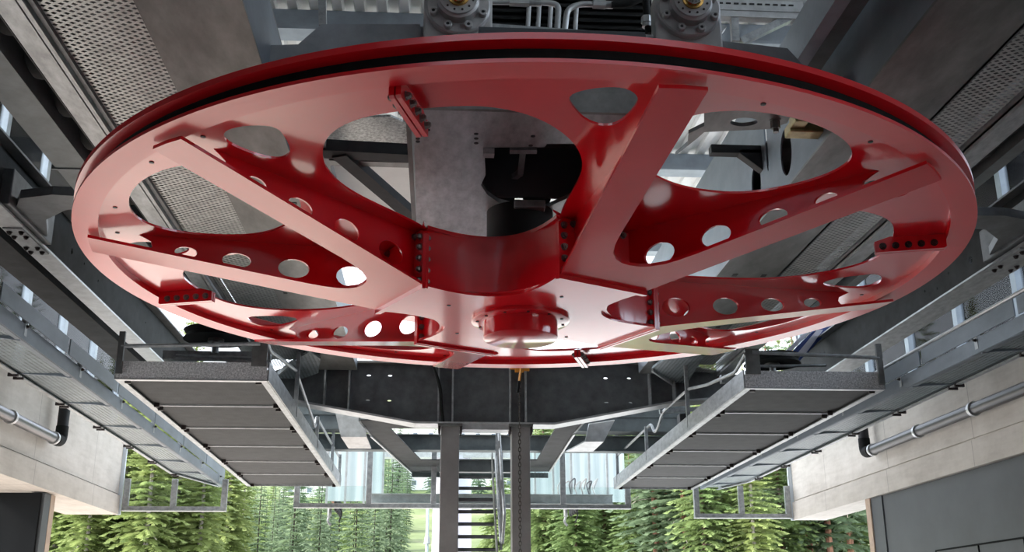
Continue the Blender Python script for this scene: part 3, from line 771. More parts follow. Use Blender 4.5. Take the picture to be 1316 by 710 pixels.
# ------------------------------------------------------------------ main girders with pierced webs
def girder(lab, xw, sgn, f0_, f1_, z1, holes):
    e = empty('main_girder', (xw, 9, 5.0), lab, 'girder', 'main girders outside the wheel')
    yz = lambda u, v, w: Vector((w, u, v))
    MB().plate(yz, [(2, 5.02), (16.5, 5.02), (16.5, z1), (2, z1)], xw-.012, xw+.012, [ell(y, z, r, r*1.2, 12) for y, z, r in holes]).build('web', 'web_dark', e)
    MB().box(min(f0_, f1_), max(f0_, f1_), 2, 16.5, 5.0, 5.02).build('lower_flange', 'galv_light' if sgn < 0 else 'galv', e)
    MB().box(xw-.12, xw+.12, 2, 16.5, z1, z1+.02).build('upper_flange', 'steel_dark', e)
    sp = MB().box(min(f0_, f1_)+.02, max(f0_, f1_)-.02, 9.25, 9.95, 4.985, 5.0).build('splice_plate', 'galv', e)
    for y in (9.33, 9.45, 9.75, 9.87):
        for f in (.25, .75): hexbolt((f0_+(f1_-f0_)*f, y, 4.985), (0, 0, -1), .022).build('bolt', 'dark_bolt', sp)
    # curved arm to the track
    s = sgn; RX = .72 if s < 0 else 1.1
    pts = [(xw, 9.1), (xw, 9.75), (xw-s*.12, 9.62), (xw-s*.25, 9.2), (xw-s*.5, 8.95), (xw-s*RX, 8.9), (xw-s*RX, 8.62), (xw-s*.5, 8.6), (xw-s*.2, 8.7)]
    MB().plate(lambda u, v, w: Vector((u, v, w)), pts, 5.06, 5.14).build('bracket_arm', 'steel_dark', e)
    MB().box(min(xw, xw-s*.1), max(xw, xw-s*.1), 8.75, 9.8, 5.03, 5.36).build('bracket_foot', 'steel_dark', e, bevel=.01)
    return e
girder('dark steel girder with pierced web on the left, above the left walkway', -3.79, -1, -3.95, -3.74, 5.52, [(8.75, 5.28, .02), (8.9, 5.18, .016), (9.05, 5.16, .016), (8.95, 5.26, .016), (10.6, 5.25, .028), (11.0, 5.25, .013), (11.5, 5.22, .013), (13.5, 5.3, .012), (14.3, 5.2, .012)])
girder('dark steel girder with pierced web on the right, above the right walkway', 5.48, 1, 5.44, 5.78, 5.50, [(8.55, 5.27, .022), (8.6, 5.2, .022), (8.75, 5.26, .018), (8.8, 5.16, .018), (9.55, 5.26, .018), (9.6, 5.2, .018), (9.62, 5.13, .018), (9.6, 5.08, .018), (10.2, 5.2, .035), (10.7, 5.22, .014), (11.0, 5.14, .014), (10.95, 5.28, .014), (11.3, 5.2, .014), (14.3, 5.2, .02), (14.8, 5.15, .02), (14.6, 5.3, .014), (15.2, 5.15, .018)])

b = MB(); b.box(-4.36, -4.04, 2, 16.5, 5.0, 5.03); b.box(-4.36, -4.34, 2, 16.5, 5.03, 5.2); b.box(-4.06, -4.04, 2, 16.5, 5.03, 5.2)
tag(b.build('channel_beam', 'web_dark'), 'dark channel beam outside the left girder, under the windows', 'beam')
# ------------------------------------------------------------------ overhead track: box girders, gratings, rails, tyres
yz = lambda u, v, w: Vector((w, u, v))
e = empty('box_girder', (-1.47, 9, 5.0), 'broad flat steel box girder overhead, left of the wheel centre', 'girder', 'overhead box girders')
MB().box(-1.79, -1.17, 2, 14.75, 5.0, 5.02).build('bottom_plate', 'steel', e)
MB().box(-1.19, -1.17, 2, 14.75, 5.02, 5.52).build('side_plate', 'plate_blue', e)
MB().box(-1.79, -1.77, 2, 14.75, 5.02, 5.52).build('side_plate', 'steel_dark', e)
MB().box(-1.79, -1.17, 2, 14.75, 5.52, 5.54).build('top_plate', 'steel_dark', e)
for y in (6.7, 8.3, 9.9, 10.5, 11.1):
    MB().box(-1.70, -1.66, y, y+.045, 4.996, 5.0).build('slot_plug', 'black', e); MB().box(-1.28, -1.24, y+.2, y+.245, 4.996, 5.0).build('slot_plug', 'black', e)
e = empty('box_girder', (3.11, 9, 5.0), 'broad flat steel box girder overhead, right of the wheel centre, with oval openings', 'girder', 'overhead box girders')
MB().box(2.8, 3.44, 2, 14.75, 5.0, 5.02).build('bottom_plate', 'steel', e)
def slot(px, py, a, b):
    p = at(px, py, X=2.8); return ell(p.y, p.z, a, b, 20)
MB().plate(yz, [(2, 5.02), (14.75, 5.02), (14.75, 6.25), (7.9, 6.25), (7.1, 5.62), (2, 5.62)], 2.8, 2.815, [slot(1010, 196, .14, .20), slot(972, 238, .14, .20), slot(984, 180, .035, .30)]).build('side_plate', 'plate_blue', e)
MB().box(3.42, 3.44, 2, 14.75, 5.02, 5.62).build('side_plate', 'steel_dark', e)
MB().box(2.815, 3.44, 2, 14.75, 5.62, 5.64).build('top_plate', 'steel_dark', e)
for x, y in ((2.95, 10.2), (3.25, 10.2), (2.95, 11.0), (3.25, 11.0), (2.98, 12.2), (3.28, 12.2)):
    MB().box(x, x+.05, y, y+.07, 4.996, 5.0).build('slot_plug', 'black', e)
for x0, x1, lab in ((-2.36, -1.80, 'long strip of expanded metal overhead on the left'), (3.45, 3.88, 'long strip of expanded metal overhead on the right')):
    e = empty('overhead_grating', ((x0+x1)/2, 9, 5.03), lab, 'grating', 'overhead gratings')
    b = MB(); b.add([(x0, 2, 5.03), (x1, 2, 5.03), (x1, 14.75, 5.03), (x0, 14.75, 5.03)], [(0, 1, 2, 3)]); b.box(x0, x0+.001, 2, 14.75, 5.03, 5.035)
    b.build('mesh_panel', 'expanded', e)
    MB().box(x0-.03, x0, 2, 14.75, 5.0, 5.12).build('edge_bar', 'steel_dark', e)
    b = MB()
    for y in (4.9, 7.6, 10.3, 12.7): b.box(x0, x1, y-.02, y+.02, 5.05, 5.1)
    b.build('crossbar', 'steel', e)
    MB().box(x0, x1, 2, 14.75, 5.14, 5.16).build('light_block_sheet', 'steel_dark', e)  # added backing that blocks light so the mesh holes stay dark
b = MB(); b.box(-2.60, -2.44, 2, 14.75, 5.0, 5.02); b.box(-2.60, -2.585, 2, 14.75, 5.02, 5.2); b.box(-2.44, -2.40, 2, 14.75, 4.97, 4.985); b.box(-2.445, -2.43, 2, 14.75, 4.97, 5.2)
tag(b.build('track_rail', 'galv'), 'pale zinc track rail overhead on the left, between the tyres and the expanded metal', 'rail', 'track rails')
b = MB(); b.box(3.92, 4.12, 2, 14.75, 5.0, 5.02); b.box(4.105, 4.12, 2, 14.75, 5.02, 5.2); b.box(3.92, 3.935, 2, 14.75, 4.97, 5.2)
tag(b.build('track_rail', 'galv'), 'zinc track rail overhead on the right, beside the expanded metal', 'rail', 'track rails')
def conveyor(lab, x0, x1, xt, cx0, cx1, ys, ribs):
    e = empty('tyre_conveyor', ((x0+x1)/2, 7, 5.0), lab, 'conveyor', 'tyre conveyors of the overhead track')
    b = MB(); b.box(x0, x1, 2, 12, 5.0, 5.03); b.box(x0, x0+.02, 2, 12, 5.03, 5.22); b.box(x1-.02, x1, 2, 12, 5.03, 5.22)
    for y in ribs: b.box(x0-.03, x1+.03, y-.012, y+.012, 4.99, 5.22)
    b.build('channel', 'girder', e)
    MB().box(cx0, cx1, 2, 12, 5.55, 5.6).build('cover_strip', 'black', e)
    xs_ = cx1-.004 if xt < 0 else cx0+.004
    MB().box(xs_-.003, xs_+.003, 2, 12, 5.005, 5.55).build('shade_sheet', 'black', e)  # black sheet added to deepen the shade in the tyre gap
    for y in ys:
        b = MB(); b.lathe([(.13, -.04), (.19, -.05), (.215, -.03), (.22, 0), (.215, .03), (.19, .05), (.13, .04)], (xt, y, 5.26), 40, 'X'); t = b.build('tyre', 'rubber', e, True)
        b = MB(); b.lathe([(.02, -.02), (.13, -.03), (.13, .03), (.02, .02)], (xt, y, 5.26), 24, 'X'); b.build('rim', 'steel_dark', t, True)
        s = -1 if xt > 0 else 1
        hexbolt((xt+s*.03, y, 5.26), (s, 0, 0), .03).build('nut', 'steel', t)
conveyor('dark channel with black drive tyres on edge, overhead at the far left', -3.02, -2.76, -2.68, -2.78, -2.61, [5.35+.56*i for i in range(9)], (4.2, 7.9, 10.1))
conveyor('dark channel with black drive tyres on edge, overhead at the far right', 4.25, 4.36, 4.19, 4.13, 4.28, [6.2+.56*i for i in range(5)], ())

# ------------------------------------------------------------------ drive unit above the wheel
XY = lambda u, v, w: Vector((u, v, w))
BZ = 4.45; K = (BZ-1.6)/3.6
du = empty('drive_plate', (.5, 6.6, BZ), 'flat grey steel plate above the wheel with a big dark opening', 'plate')
hole = [at(*p, Z=BZ) for p in ((622, 190), (700, 189), (703, 185), (765, 185), (772, 236), (700, 268), (664, 266), (640, 260), (626, 250), (618, 238), (624, 225))]
MB().plate(XY, [(-.19, 5.64), (1.41, 5.64), (1.41, 6.1), (1.28, 6.2), (1.28, 7.9), (-.205, 7.9)], BZ, BZ+.03, [[(p.x, p.y) for p in hole]]).build('sheet', 'galv', du)
for px, py in ((550, 161), (550, 167), (612, 172), (612, 178), (612, 184), (685, 175), (682, 187), (537, 178), (537, 182)):
    p = at(px, py, Z=BZ); MB().cyl((p.x, p.y, BZ-.003), (p.x, p.y, BZ), .014, n=12).build('hole_plug', 'black', du)
b = MB(); b.box(.2, 1.27, 7.0, 7.03, BZ+.03, 5.2); b.box(.2, .23, 6.0, 7.0, BZ+.03, 5.2); b.box(1.24, 1.27, 6.0, 7.0, BZ+.03, 5.2); b.box(.2, 1.27, 6.0, 7.0, 5.2, 5.23); b.box(.2, 1.27, 5.98, 6.0, BZ+.03, 5.2)
b.build('housing', 'cladding', du)
MB().box(.23, 1.24, 6.8, 7.0, 4.86, 4.89).build('ledge', 'steel_dark', du)
b = MB(); b.bar(at(655, 192, Z=4.55), at(690, 192, Z=4.55), .06, .04); b.bar(at(672, 195, Z=4.57), at(669, 222, Z=4.62), .04, .025); b.bar(at(669, 222, Z=4.62), at(645, 238, Z=4.66), .04, .04)
b.build('cable_bracket', 'galv', du)
for px in (645, 692):
    p = at(px, 248, Z=4.55); MB().cyl((p.x, p.y+.08, 4.56), (p.x, p.y+.35, 4.56), .10, n=24).build('cylinder_end', 'black', du, True)
p = at(680, 268, Z=4.41); MB().box(p.x-.11, p.x+.11, p.y-.07, p.y+.07, 4.39, BZ).build('clamp_block', 'galv', du, bevel=.008)
p = at(627, 196, Z=4.43); MB().box(p.x-.03, p.x+.04, p.y-.025, p.y+.04, 4.41, BZ).build('clamp_block', 'galv', du)
MB().box(-.19, 1.41, 5.61, 5.64, BZ, 4.72).build('front_strip', 'steel', du); MB().box(-.235, -.205, 5.64, 7.9, BZ, 4.7).build('side_strip', 'steel', du)

# frame left of the drive
e = empty('side_frame', (-.7, 8.2, 5.25), 'dark frame with a slanting brace, seen through the big opening of the wheel', 'frame')
A = lambda x, y, z=5.3: at(x, y, Z=z)
b = MB(); b.bar(A(412, 191), A(540, 198), .16, .10); b.build('upper_channel', 'web_dark', e)
b = MB(); b.bar(A(412, 205), A(540, 209), .10, .06); b.build('angle_bar', 'steel', e)
b = MB(); b.bar(A(436, 196, 5.27), A(545, 290, 5.27), .13, .08); b.build('brace', 'web_dark', e)
b = MB(); b.bar(A(408, 170, 5.32), A(430, 255, 5.32), .1, .1); b.build('side_bar', 'steel_dark', e)
b = MB(); b.plate(XY, [tuple(A(x, y, 5.62))[:2] for x, y in ((405, 176), (455, 152), (502, 150), (545, 168), (545, 186), (405, 186))], 5.62, 5.64); b.build('tread_plate', 'tread', e)
b = MB(); b.plate(XY, [tuple(A(x, y, 5.9))[:2] for x, y in ((395, 206), (545, 206), (545, 300), (395, 300))], 5.9, 5.93); b.build('floor_sheet', 'roof', e)

# front beam with the two cylinder flanges
e = empty('front_beam', (.6, 6.35, 5.0), 'dark grey front beam above the near rim of the wheel, carrying both cylinders', 'beam')
F = lambda pts, Y: [(p.x, p.z) for p in (at(x, y, Y=Y) for x, y in pts)]
XZ = lambda u, v, w: Vector((u, w, v))
MB().plate(XZ, F([(346, 110), (346, 58), (383, 57), (413, 31), (540, 31), (540, 110)], 6.4), 6.4, 6.5).build('end_plate', 'plate_grey', e)
MB().plate(XZ, F([(905, 110), (905, 50), (1012, 62), (1040, 92), (1046, 120)], 6.4), 6.4, 6.5).build('end_plate', 'plate_grey', e)
MB().plate(XZ, F([(530, 110), (530, 34), (628, 36), (840, 51), (915, 55), (915, 110)], 6.45), 6.45, 6.6).build('middle_plate', 'plate_grey', e)
b = MB(); q = F([(628, 37), (840, 52)], 6.4); b.bar((q[0][0], 6.42, q[0][1]), (q[1][0], 6.42, q[1][1]), .1, .05); b.build('top_flange', 'galv', e)
q = F([(1045, 98), (1085, 98), (1085, 125), (1045, 125)], 6.6); MB().plate(XZ, q, 6.6, 6.65).build('lug', 'plate_grey', e)
def cylinder(px, py, lab):
    c = at(px, py, Y=6.25)
    e = empty('hydraulic_cylinder', (c.x, 6.3, c.z-.3), lab, 'cylinder', 'hydraulic cylinders above the near rim')
    b = MB(); b.lathe([(.01, 0), (.205, 0), (.215, -.01), (.215, -.06), (.01, -.06)], (c.x, 6.25, c.z), 48, 'Y'); b.build('flange', 'motor', e, True)
    b = MB(); b.plate(XZ, [(c.x-.23, c.z-.30), (c.x+.23, c.z-.30), (c.x+.23, c.z+.1), (c.x+.12, c.z+.25), (c.x-.12, c.z+.25), (c.x-.23, c.z+.1)], 6.30, 6.44); b.build('mounting_block', 'motor', e, bevel=.015)
    b = MB(); b.lathe([(.02, 0), (.14, 0), (.14, .07), (.125, .08), (.125, .10), (.02, .10)], (c.x, 6.25, c.z), 40, 'Y'); b.build('gland', 'motor', e, True)
    b = MB(); b.lathe([(.058, .095), (.072, .095), (.072, .115), (.058, .118)], (c.x, 6.25, c.z), 32, 'Y'); b.build('wiper_ring', 'bronze', e, True)
    MB().cyl((c.x, 6.2, c.z), (c.x, 5.2, c.z), .056, n=32).build('piston_rod', 'chrome', e, True)
    for i in range(8):
        a = R(22.5+45*i); p = Vector((c.x+.178*math.cos(a), 6.25, c.z+.178*math.sin(a)))
        s = MB().lathe([(.012, 0), (.027, 0), (.027, .035), (.024, .038), (.012, .038)], p, 20, 'Y').build('cap_screw', 'motor', e, True)
        MB().cyl(p-Vector((0, .03, 0)), p-Vector((0, .031, 0)), .013, n=6).build('socket', 'black', s)
    for i in range(12):
        a = R(15+30*i); p = Vector((c.x+.1*math.cos(a), 6.15, c.z+.1*math.sin(a)))
        MB().cyl(p, p-Vector((0, .004, 0)), .008, n=8).build('small_screw', 'dark_bolt', e)
    MB().cyl((c.x, 6.44, c.z), (c.x, 7.6, c.z), .12, n=32).build('barrel', 'motor', e, True)
cylinder(589, 6, 'grey flanged hydraulic cylinder above the near rim, left one of the two')
cylinder(886, 10, 'grey flanged hydraulic cylinder with chrome rod above the near rim, right one')
# hydraulic pipes and radiator
e = oc = empty('oil_cooler', tuple(at(720, 45, Y=7.1)), 'black finned oil cooler above the front beam', 'cooler')
q = F([(560, 44), (838, 50), (838, -40), (560, -40)], 7.1)
MB().plate(XZ, q, 7.12, 7.5).build('block', 'black', e)
b = MB(); x0, x1 = q[0][0], q[1][0]; z0, z1 = q[0][1], q[2][1]
for i in range(12): b.box(x0, x1, 7.08, 7.12, z0+.02+.06*i, z0+.035+.06*i)
b.build('fin', 'rubber', e)
def pipe(lab, pts, Y, r, mat, fit=None):
    P = [at(x, y, Y=Y) for x, y in pts]
    e = empty('hydraulic_pipe', tuple(P[-1]), lab, 'pipe')
    MB().tube(P, r, 14, rad=.12).build('pipe', mat, e, True)
    if fit:
        a, c = at(*fit[0], Y=Y), at(*fit[1], Y=Y)
        MB().cyl(a, c, r*1.6, n=6).build('fitting', 'galv_light', e); MB().cyl(c, c+(c-a)*.6, r*1.3, n=16).build('fitting', 'galv', e)
pipe('silver hydraulic pipe bending down beside the left cylinder', [(600, 2), (700, 3), (718, 6), (716, 45)], 6.75, .022, 'galv_light', ((655, 2), (680, 3)))
pipe('silver hydraulic pipe with a hexagon fitting, bending down in the middle', [(790, 6), (745, 5), (729, 12), (725, 45)], 6.75, .022, 'galv_light', ((762, 5), (778, 6)))
pipe('black hydraulic hose sweeping up from the silver fitting', [(786, 6), (806, 6), (830, -4), (850, -20)], 6.72, .024, 'rubber')
pipe('black hydraulic hose hanging beside the right cylinder', [(829, -20), (831, 20), (834, 44)], 6.6, .025, 'rubber', ((831, 22), (831, 30)))
for x in (680, 693, 708, 741):
    MB().cyl(at(x, 6, Y=7.05), at(x-2, 40, Y=7.05), .018, n=10).build('pipe_stub', 'galv_light', oc, True)
# zinc cable tray truss right of the cylinders
e = empty('cable_tray', tuple(at(975, 40, Y=7.6)), 'pale zinc cable tray truss above the right end of the front beam', 'cable tray')
T = lambda x, y: at(x, y, Y=7.6)
b = MB(); b.bar(T(880, 8), T(1030, 13), .10, .10); b.build('tray', 'galv_light', e)
b = MB()
for i in range(10): b.bar(T(921+i*10, 8.2+i*.35), T(927+i*10, 8.4+i*.35)+Vector((0, 0, 0)), .115, .012)
b.build('slots', 'black', e)
b = MB(); b.bar(T(880, 18), T(1042, 24), .08, .06); b.build('lower_rail', 'galv_light', e)
b = MB(); b.bar(T(952, 54), T(1018, 22), .06, .06); b.bar(T(943, 20), T(945, 54), .06, .06); b.bar(T(930, 40), T(905, 22), .06, .06); b.build('strut', 'galv', e)
b = MB(); b.tube([T(1040, 24), T(1046, 8), T(1030, 1), T(900, -6)], .035, rad=.1); b.build('conduit', 'galv_light', e, True)
b = MB(); b.bar(T(414, -10), T(415, 34), .06, .06); tag(b.build('zinc_post', 'galv'), 'short zinc post behind the left end of the front beam', 'post')
# longitudinal channels inside the right box girder
b = MB(); b.box(2.46, 2.49, 4, 7.2, 5.40, 5.66); b.box(2.46, 2.56, 4, 7.2, 5.38, 5.40); b.box(2.46, 2.56, 4, 7.2, 5.66, 5.68)
tag(b.build('channel_beam', 'galv_blue'), 'bluish channel beam left of the right box girder, above the wheel', 'beam', 'channel beams')
b = MB(); b.box(2.66, 2.69, 4, 7.2, 5.5, 5.8); b.box(2.62, 2.74, 4, 7.2, 5.47, 5.5)
tag(b.build('channel_beam', 'girder'), 'grey green channel beam close beside the right box girder', 'beam', 'channel beams')
# details inside the right hand V opening
e = empty('link_plate', tuple(at(950, 160, Z=5.1)), 'grey link plate with a round hole and yellow clamps behind the right wheel opening', 'plate')
V5 = [tuple(at(x, y, Z=5.1))[:2] for x, y in ((868, 200), (884, 186), (885, 172), (905, 162), (905, 140), (1020, 140), (1012, 158), (990, 166), (905, 170), (896, 178))]
c0 = at(956, 157, Z=5.1)
MB().plate(XY, V5, 5.1, 5.13, [ell(c0.x, c0.y, .10, .07, 24)]).build('plate', 'steel', e)
p = at(1040, 168, Z=5.12); b = MB(); b.box(p.x-.17, p.x+.14, p.y-.07, p.y+.07, 5.08, 5.16); b.box(p.x+.11, p.x+.2, p.y-.04, p.y+.1, 5.06, 5.18); b.box(p.x-.17, p.x-.06, p.y-.2, p.y-.05, 5.1, 5.2); b.build('yellow_clamp', 'brass', e, bevel=.012)
p = at(997, 168, Z=5.02); hexbolt((p.x, p.y, 5.1), (0, 0, -1), .035, .06).build('bolt', 'bolt', e)
P = [at(*q, X=2.74) for q in ((934, 187), (975, 189), (975, 196), (972, 204), (934, 195))]
b = MB(); a = at(938, 192, X=2.55); c = at(975, 195, X=2.79); b.bar((2.35, c.y, c.z), (2.8, c.y, c.z), .10, .08); b.hexa([(2.6, c.y-.05, c.z-.04), (2.8, c.y-.05, c.z-.2), (2.8, c.y+.05, c.z-.2), (2.6, c.y+.05, c.z-.04), (2.6, c.y-.05, c.z), (2.8, c.y-.05, c.z), (2.8, c.y+.05, c.z), (2.6, c.y+.05, c.z)])
tag(b.build('bracket_arm', 'black', bevel=.006), 'black bracket arm on the inner side of the right box girder', 'bracket')
# ------------------------------------------------------------------ hillside, buildings, trees
def hz(x, y):
    d = max(0., y-42)
    z = .055*d + .00042*max(0, y-90)**2*(1 if y < 320 else 1) if y < 420 else .055*378+.00042*330**2+(y-420)*.3
    return z + .6*math.sin(x*.05+1)*min(1, d/60) + .4*math.sin(y*.07+x*.03)*min(1, d/40)
def ground_mat():
    m, nt, b = new_mat('mountain meadow')
    f = noise(nt, .08, 8, .7)
    nt.links.new(ramp(nt, f, [(.35, (.10, .14, .045)), (.55, (.15, .19, .075)), (.7, (.22, .22, .13))]), b.inputs['Base Color'])
    b.inputs['Roughness'].default_value = .9
    return m
M['meadow'] = ground_mat()
M['gravel'] = plain('pale gravel', (.66, .64, .61), .85, 0, .12, .8)
xs = [-500+25*i for i in range(41)]; ys = [41.5+i*12 for i in range(60)]
b = MB(); nx = len(xs)
b.add([(x, y, hz(x, y)) for y in ys for x in xs], [(j*nx+i, j*nx+i+1, (j+1)*nx+i+1, (j+1)*nx+i) for j in range(len(ys)-1) for i in range(nx-1)])
struct('ground', b, 'meadow', 'green mountainside behind the station', smooth=True)
b = MB(); b.add([(-300, -200, -.31), (300, -200, -.31), (300, 42, -.31), (-300, 42, -.31)], [(0, 1, 2, 3)]); b.box(-300, 300, 41.9, 42, -.6, -.31)
struct('ground_yard', b, 'gravel', 'pale gravel yard around the station')

def house(lab, x, y, w, d, h, nx_, nz):
    z = hz(x, y)-1
    e = empty('white_building', (x, y, z), lab, 'building')
    MB().box(x-w/2, x+w/2, y, y+d, z, z+h).build('wall', 'plaster', e)
    b = MB(); b.hexa([(x-w/2-.6, y-.6, z+h), (x+w/2+.6, y-.6, z+h), (x+w/2+.6, y+d+.6, z+h), (x-w/2-.6, y+d+.6, z+h), (x-w/2-.6, y+d*.5, z+h+2.2), (x+w/2+.6, y+d*.5, z+h+2.2), (x+w/2+.6, y+d*.5+.1, z+h+2.2), (x-w/2-.6, y+d*.5+.1, z+h+2.2)])
    b.build('roof', 'cladding', e)
    for i in range(nx_):
        for k in range(nz):
            cx = x-w/2+(i+.5)*w/nx_; cz = z+1.2+(k+.5)*(h-1.6)/nz
            f = MB().box(cx-.75, cx+.75, y-.08, y, cz-.8, cz+.8).build('window', 'white', e)
            MB().box(cx-.62, cx+.62, y-.1, y-.08, cz-.65, cz+.65).build('pane', 'pane_dark', f)
house('white apartment building on the hillside, seen between the columns', 7.0, 335, 44, 14, 20, 9, 5)
house('white house on the hillside, seen left of the columns behind the glass', -35, 320, 22, 12, 13, 4, 3)
p = at(549, 690, Y=90)
e = empty('pale_pole', (p.x, 90, hz(p.x, 90)), 'thin pale blue pole on the grassy slope left of the columns', 'pole')
MB().cyl((p.x, 90, hz(p.x, 90)-.3), (p.x, 90, at(549, 640, Y=90).z), .16, .12, n=12).build('mast', 'trim_zinc', e, True)
MB().cyl((p.x, 90, p.z-.6), (p.x, 90, p.z), .28, .2, n=12).build('socket', 'galv_light', e, True)

def conifer(name, lab, cat, group, h, r, bare, lv, per, tw, leafm, barkm, seed, droop=.35, open_=0., near=True, wk=.22):
    rnd = random.Random(seed)
    e = empty(name, (0, 0, 0), lab, cat, group)
    t = MB(); n = 8
    t.tube([(0, 0, -.5), (.05, .03, h*.3), (0, .06, h*.65), (0, 0, h*.98)], (.011 if near else .006)*h, 7)
    # taper the trunk
    for v in t.v:
        f = 1-max(0, v.z)/h*.9; v.x *= f; v.y *= f
    t.build('trunk', barkm, e, True)
    b = MB(); dead = MB()
    for i in range(lv):
        f = i/(lv-1); z = h*(bare + (1-bare)*f**.92)
        R0 = r*((1-f)**.8*.97+.03)*(.85+.3*rnd.random())
        if bare < .25 and f < .12: R0 *= .75+2*f
        for k in range(max(4, int(per*(1-.5*f)))):
            if rnd.random() < open_: continue
            a = 2*PI*(k/per) + i*2.4 + rnd.uniform(-.35, .35); L = R0*rnd.uniform(.65, 1.15)
            ca, sa = math.cos(a), math.sin(a); ux, uy = -sa, ca
            rise = rnd.uniform(.05, .25)*(f*1.2)
            def pt(s): return (ca*L*s, sa*L*s, z + L*s*rise - droop*L*s*s*(1.1-f) + .12*L*max(0, s-.6)*(1+f))
            m = max(2, int(tw*(.45+.55*(1-f))))
            for q in range(m):
                s = (q+.6)/m; px, py, pz = pt(s)
                wl = L*(wk*(1-s)+.09)*rnd.uniform(.7, 1.25)
                for sd in (-1, 1):
                    fw_ = rnd.uniform(.35, .75); dz = -wl*rnd.uniform(.15, .6)
                    tx, ty, tz = px+ux*sd*wl+ca*wl*fw_, py+uy*sd*wl+sa*wl*fw_, pz+dz
                    ww = wl*.22
                    mx_, my_, mz = (px+tx)/2, (py+ty)/2, (pz+tz)/2
                    b.add([(px, py, pz), (mx_-ca*ww, my_-sa*ww, mz-ww*.6), (tx, ty, tz), (mx_+ca*ww, my_+sa*ww, mz+ww*.5)], [(0, 1, 2, 3)])
            px, py, pz = pt(.85); tx, ty, tz = pt(1.12); ww = L*.07
            b.add([(px, py, pz), ((px+tx)/2-ux*ww, (py+ty)/2-uy*ww, (pz+tz)/2-ww), (tx, ty, tz), ((px+tx)/2+ux*ww, (py+ty)/2+uy*ww, (pz+tz)/2-ww)], [(0, 1, 2, 3)])
    b.add([(-.12, 0, h*.93), (.12, 0, h*.93), (0, 0, h*1.03)], [(0, 1, 2)]); b.add([(0, -.12, h*.93), (0, .12, h*.93), (0, 0, h*1.03)], [(0, 1, 2)])
    b.build('foliage', leafm, e)
    if near:
        for i in range(16):
            z = h*rnd.uniform(.08, max(.35, bare)); a = rnd.uniform(0, 2*PI); L = r*rnd.uniform(.3, .7)
            dead.tube([(0, 0, z), (math.cos(a)*L*.6, math.sin(a)*L*.6, z-.05*L), (math.cos(a)*L, math.sin(a)*L, z-.3*L)], .022, 4)
        dead.build('dead_twigs', 'bark_pale', e)['kind'] = 'stuff'
    return e
G1, G2, G3, G4 = 'bright conifers close behind the station', 'green spruces close behind the station', 'tall pines on the right', 'distant conifers on the hillside'
P_bright = conifer('larch', '', 'tree', G1, 19, 2.7, .06, 58, 14, 18, M['leaf_bright'], 'bark_pale', 3, .45, .1)
P_bright2 = conifer('larch', '', 'tree', G1, 16, 2.4, .05, 52, 14, 17, M['leaf_bright'], 'bark_pale', 4, .4, .12)
P_mid = conifer('spruce', '', 'tree', G2, 18, 2.7, .03, 62, 15, 18, M['leaf_mid'], 'bark', 5, .5, .06)
P_mid2 = conifer('spruce', '', 'tree', G2, 15, 2.4, .03, 56, 15, 17, M['leaf_mid'], 'bark', 6, .42, .08)
P_pine = conifer('pine', '', 'tree', G3, 22, 2.7, .20, 44, 12, 16, M['leaf_grey'], 'bark_red', 7, .25, .25)
P_far = conifer('conifer', '', 'tree', G4, 13, 1.7, .02, 34, 12, 8, M['leaf_dark'], 'bark_dark', 8, .4, .03, False, .34)
P_far2 = conifer('conifer', '', 'tree', G4, 11, 1.6, .02, 30, 12, 8, M['leaf_mid'], 'bark_dark', 9, .4, .03, False, .34)
P_far3 = conifer('conifer', '', 'tree', G4, 14, 1.6, .05, 34, 12, 8, M['leaf_grey'], 'bark_dark', 10, .35, .06, False, .34)
used = set()
def plant(P, px, Y, s, lab=None, group=None, dz=0):
    x = at(px, 700, Y=Y).x
    o = P if P.name not in used else copy_tree(P)
    used.add(P.name)
    o.location = (x, Y, (hz(x, Y) if Y > 42 else -.3)+dz); o.rotation_euler = (0, 0, random.uniform(0, 6.28)); o.scale = (s, s, s*random.uniform(.94, 1.08))
    if lab: o['label'] = lab
    if group: o['group'] = group
    return o
rnd = random.Random(11)
L_L = 'bright yellow green larch close behind the left concrete beam'
for i, (px, Y, s) in enumerate([(72, 58, .95), (112, 54, .9), (152, 56, 1.0), (186, 53, .95), (222, 57, 1.0), (256, 55, .9), (290, 64, .8), (134, 66, 1.0), (92, 68, 1.05), (172, 70, 1.1), (206, 72, 1.0), (244, 74, 1.0), (274, 78, .9), (310, 84, .8)]):
    plant((P_bright, P_bright2)[i % 2], px, Y, s, L_L, G1)
L_M = 'dense mid green spruce close behind the station, right of the columns'
for i, (px, Y, s) in enumerate([(700, 70, .95), (740, 64, .85), (778, 72, 1.0), (812, 62, .75), (720, 84, 1.1), (760, 86, 1.2), (798, 88, 1.2), (690, 94, 1.1), (838, 80, 1.0), (664, 98, .9), (640, 104, .9), (775, 100, 1.25), (822, 98, 1.2), (735, 102, 1.2)]):
    plant((P_mid, P_mid2)[i % 2], px, Y, s, L_M, G2)
L_P = 'tall grey green pine with a reddish bare trunk behind the right catwalk'
for i, (px, Y, s) in enumerate([(843, 60, .95), (858, 66, 1.0), (880, 58, .85), (1040, 62, .95), (1066, 60, 1.0), (1092, 66, 1.05), (1003, 72, 1.0), (930, 76, 1.1)]):
    plant(P_pine, px, Y, s, L_P if px < 950 else 'tall grey green pine with a reddish bare trunk beside the right concrete beam', G3 if px < 950 else 'tall pines beside the right concrete beam')
L_R = 'bright yellow green larch between the right walkway and the right concrete beam'
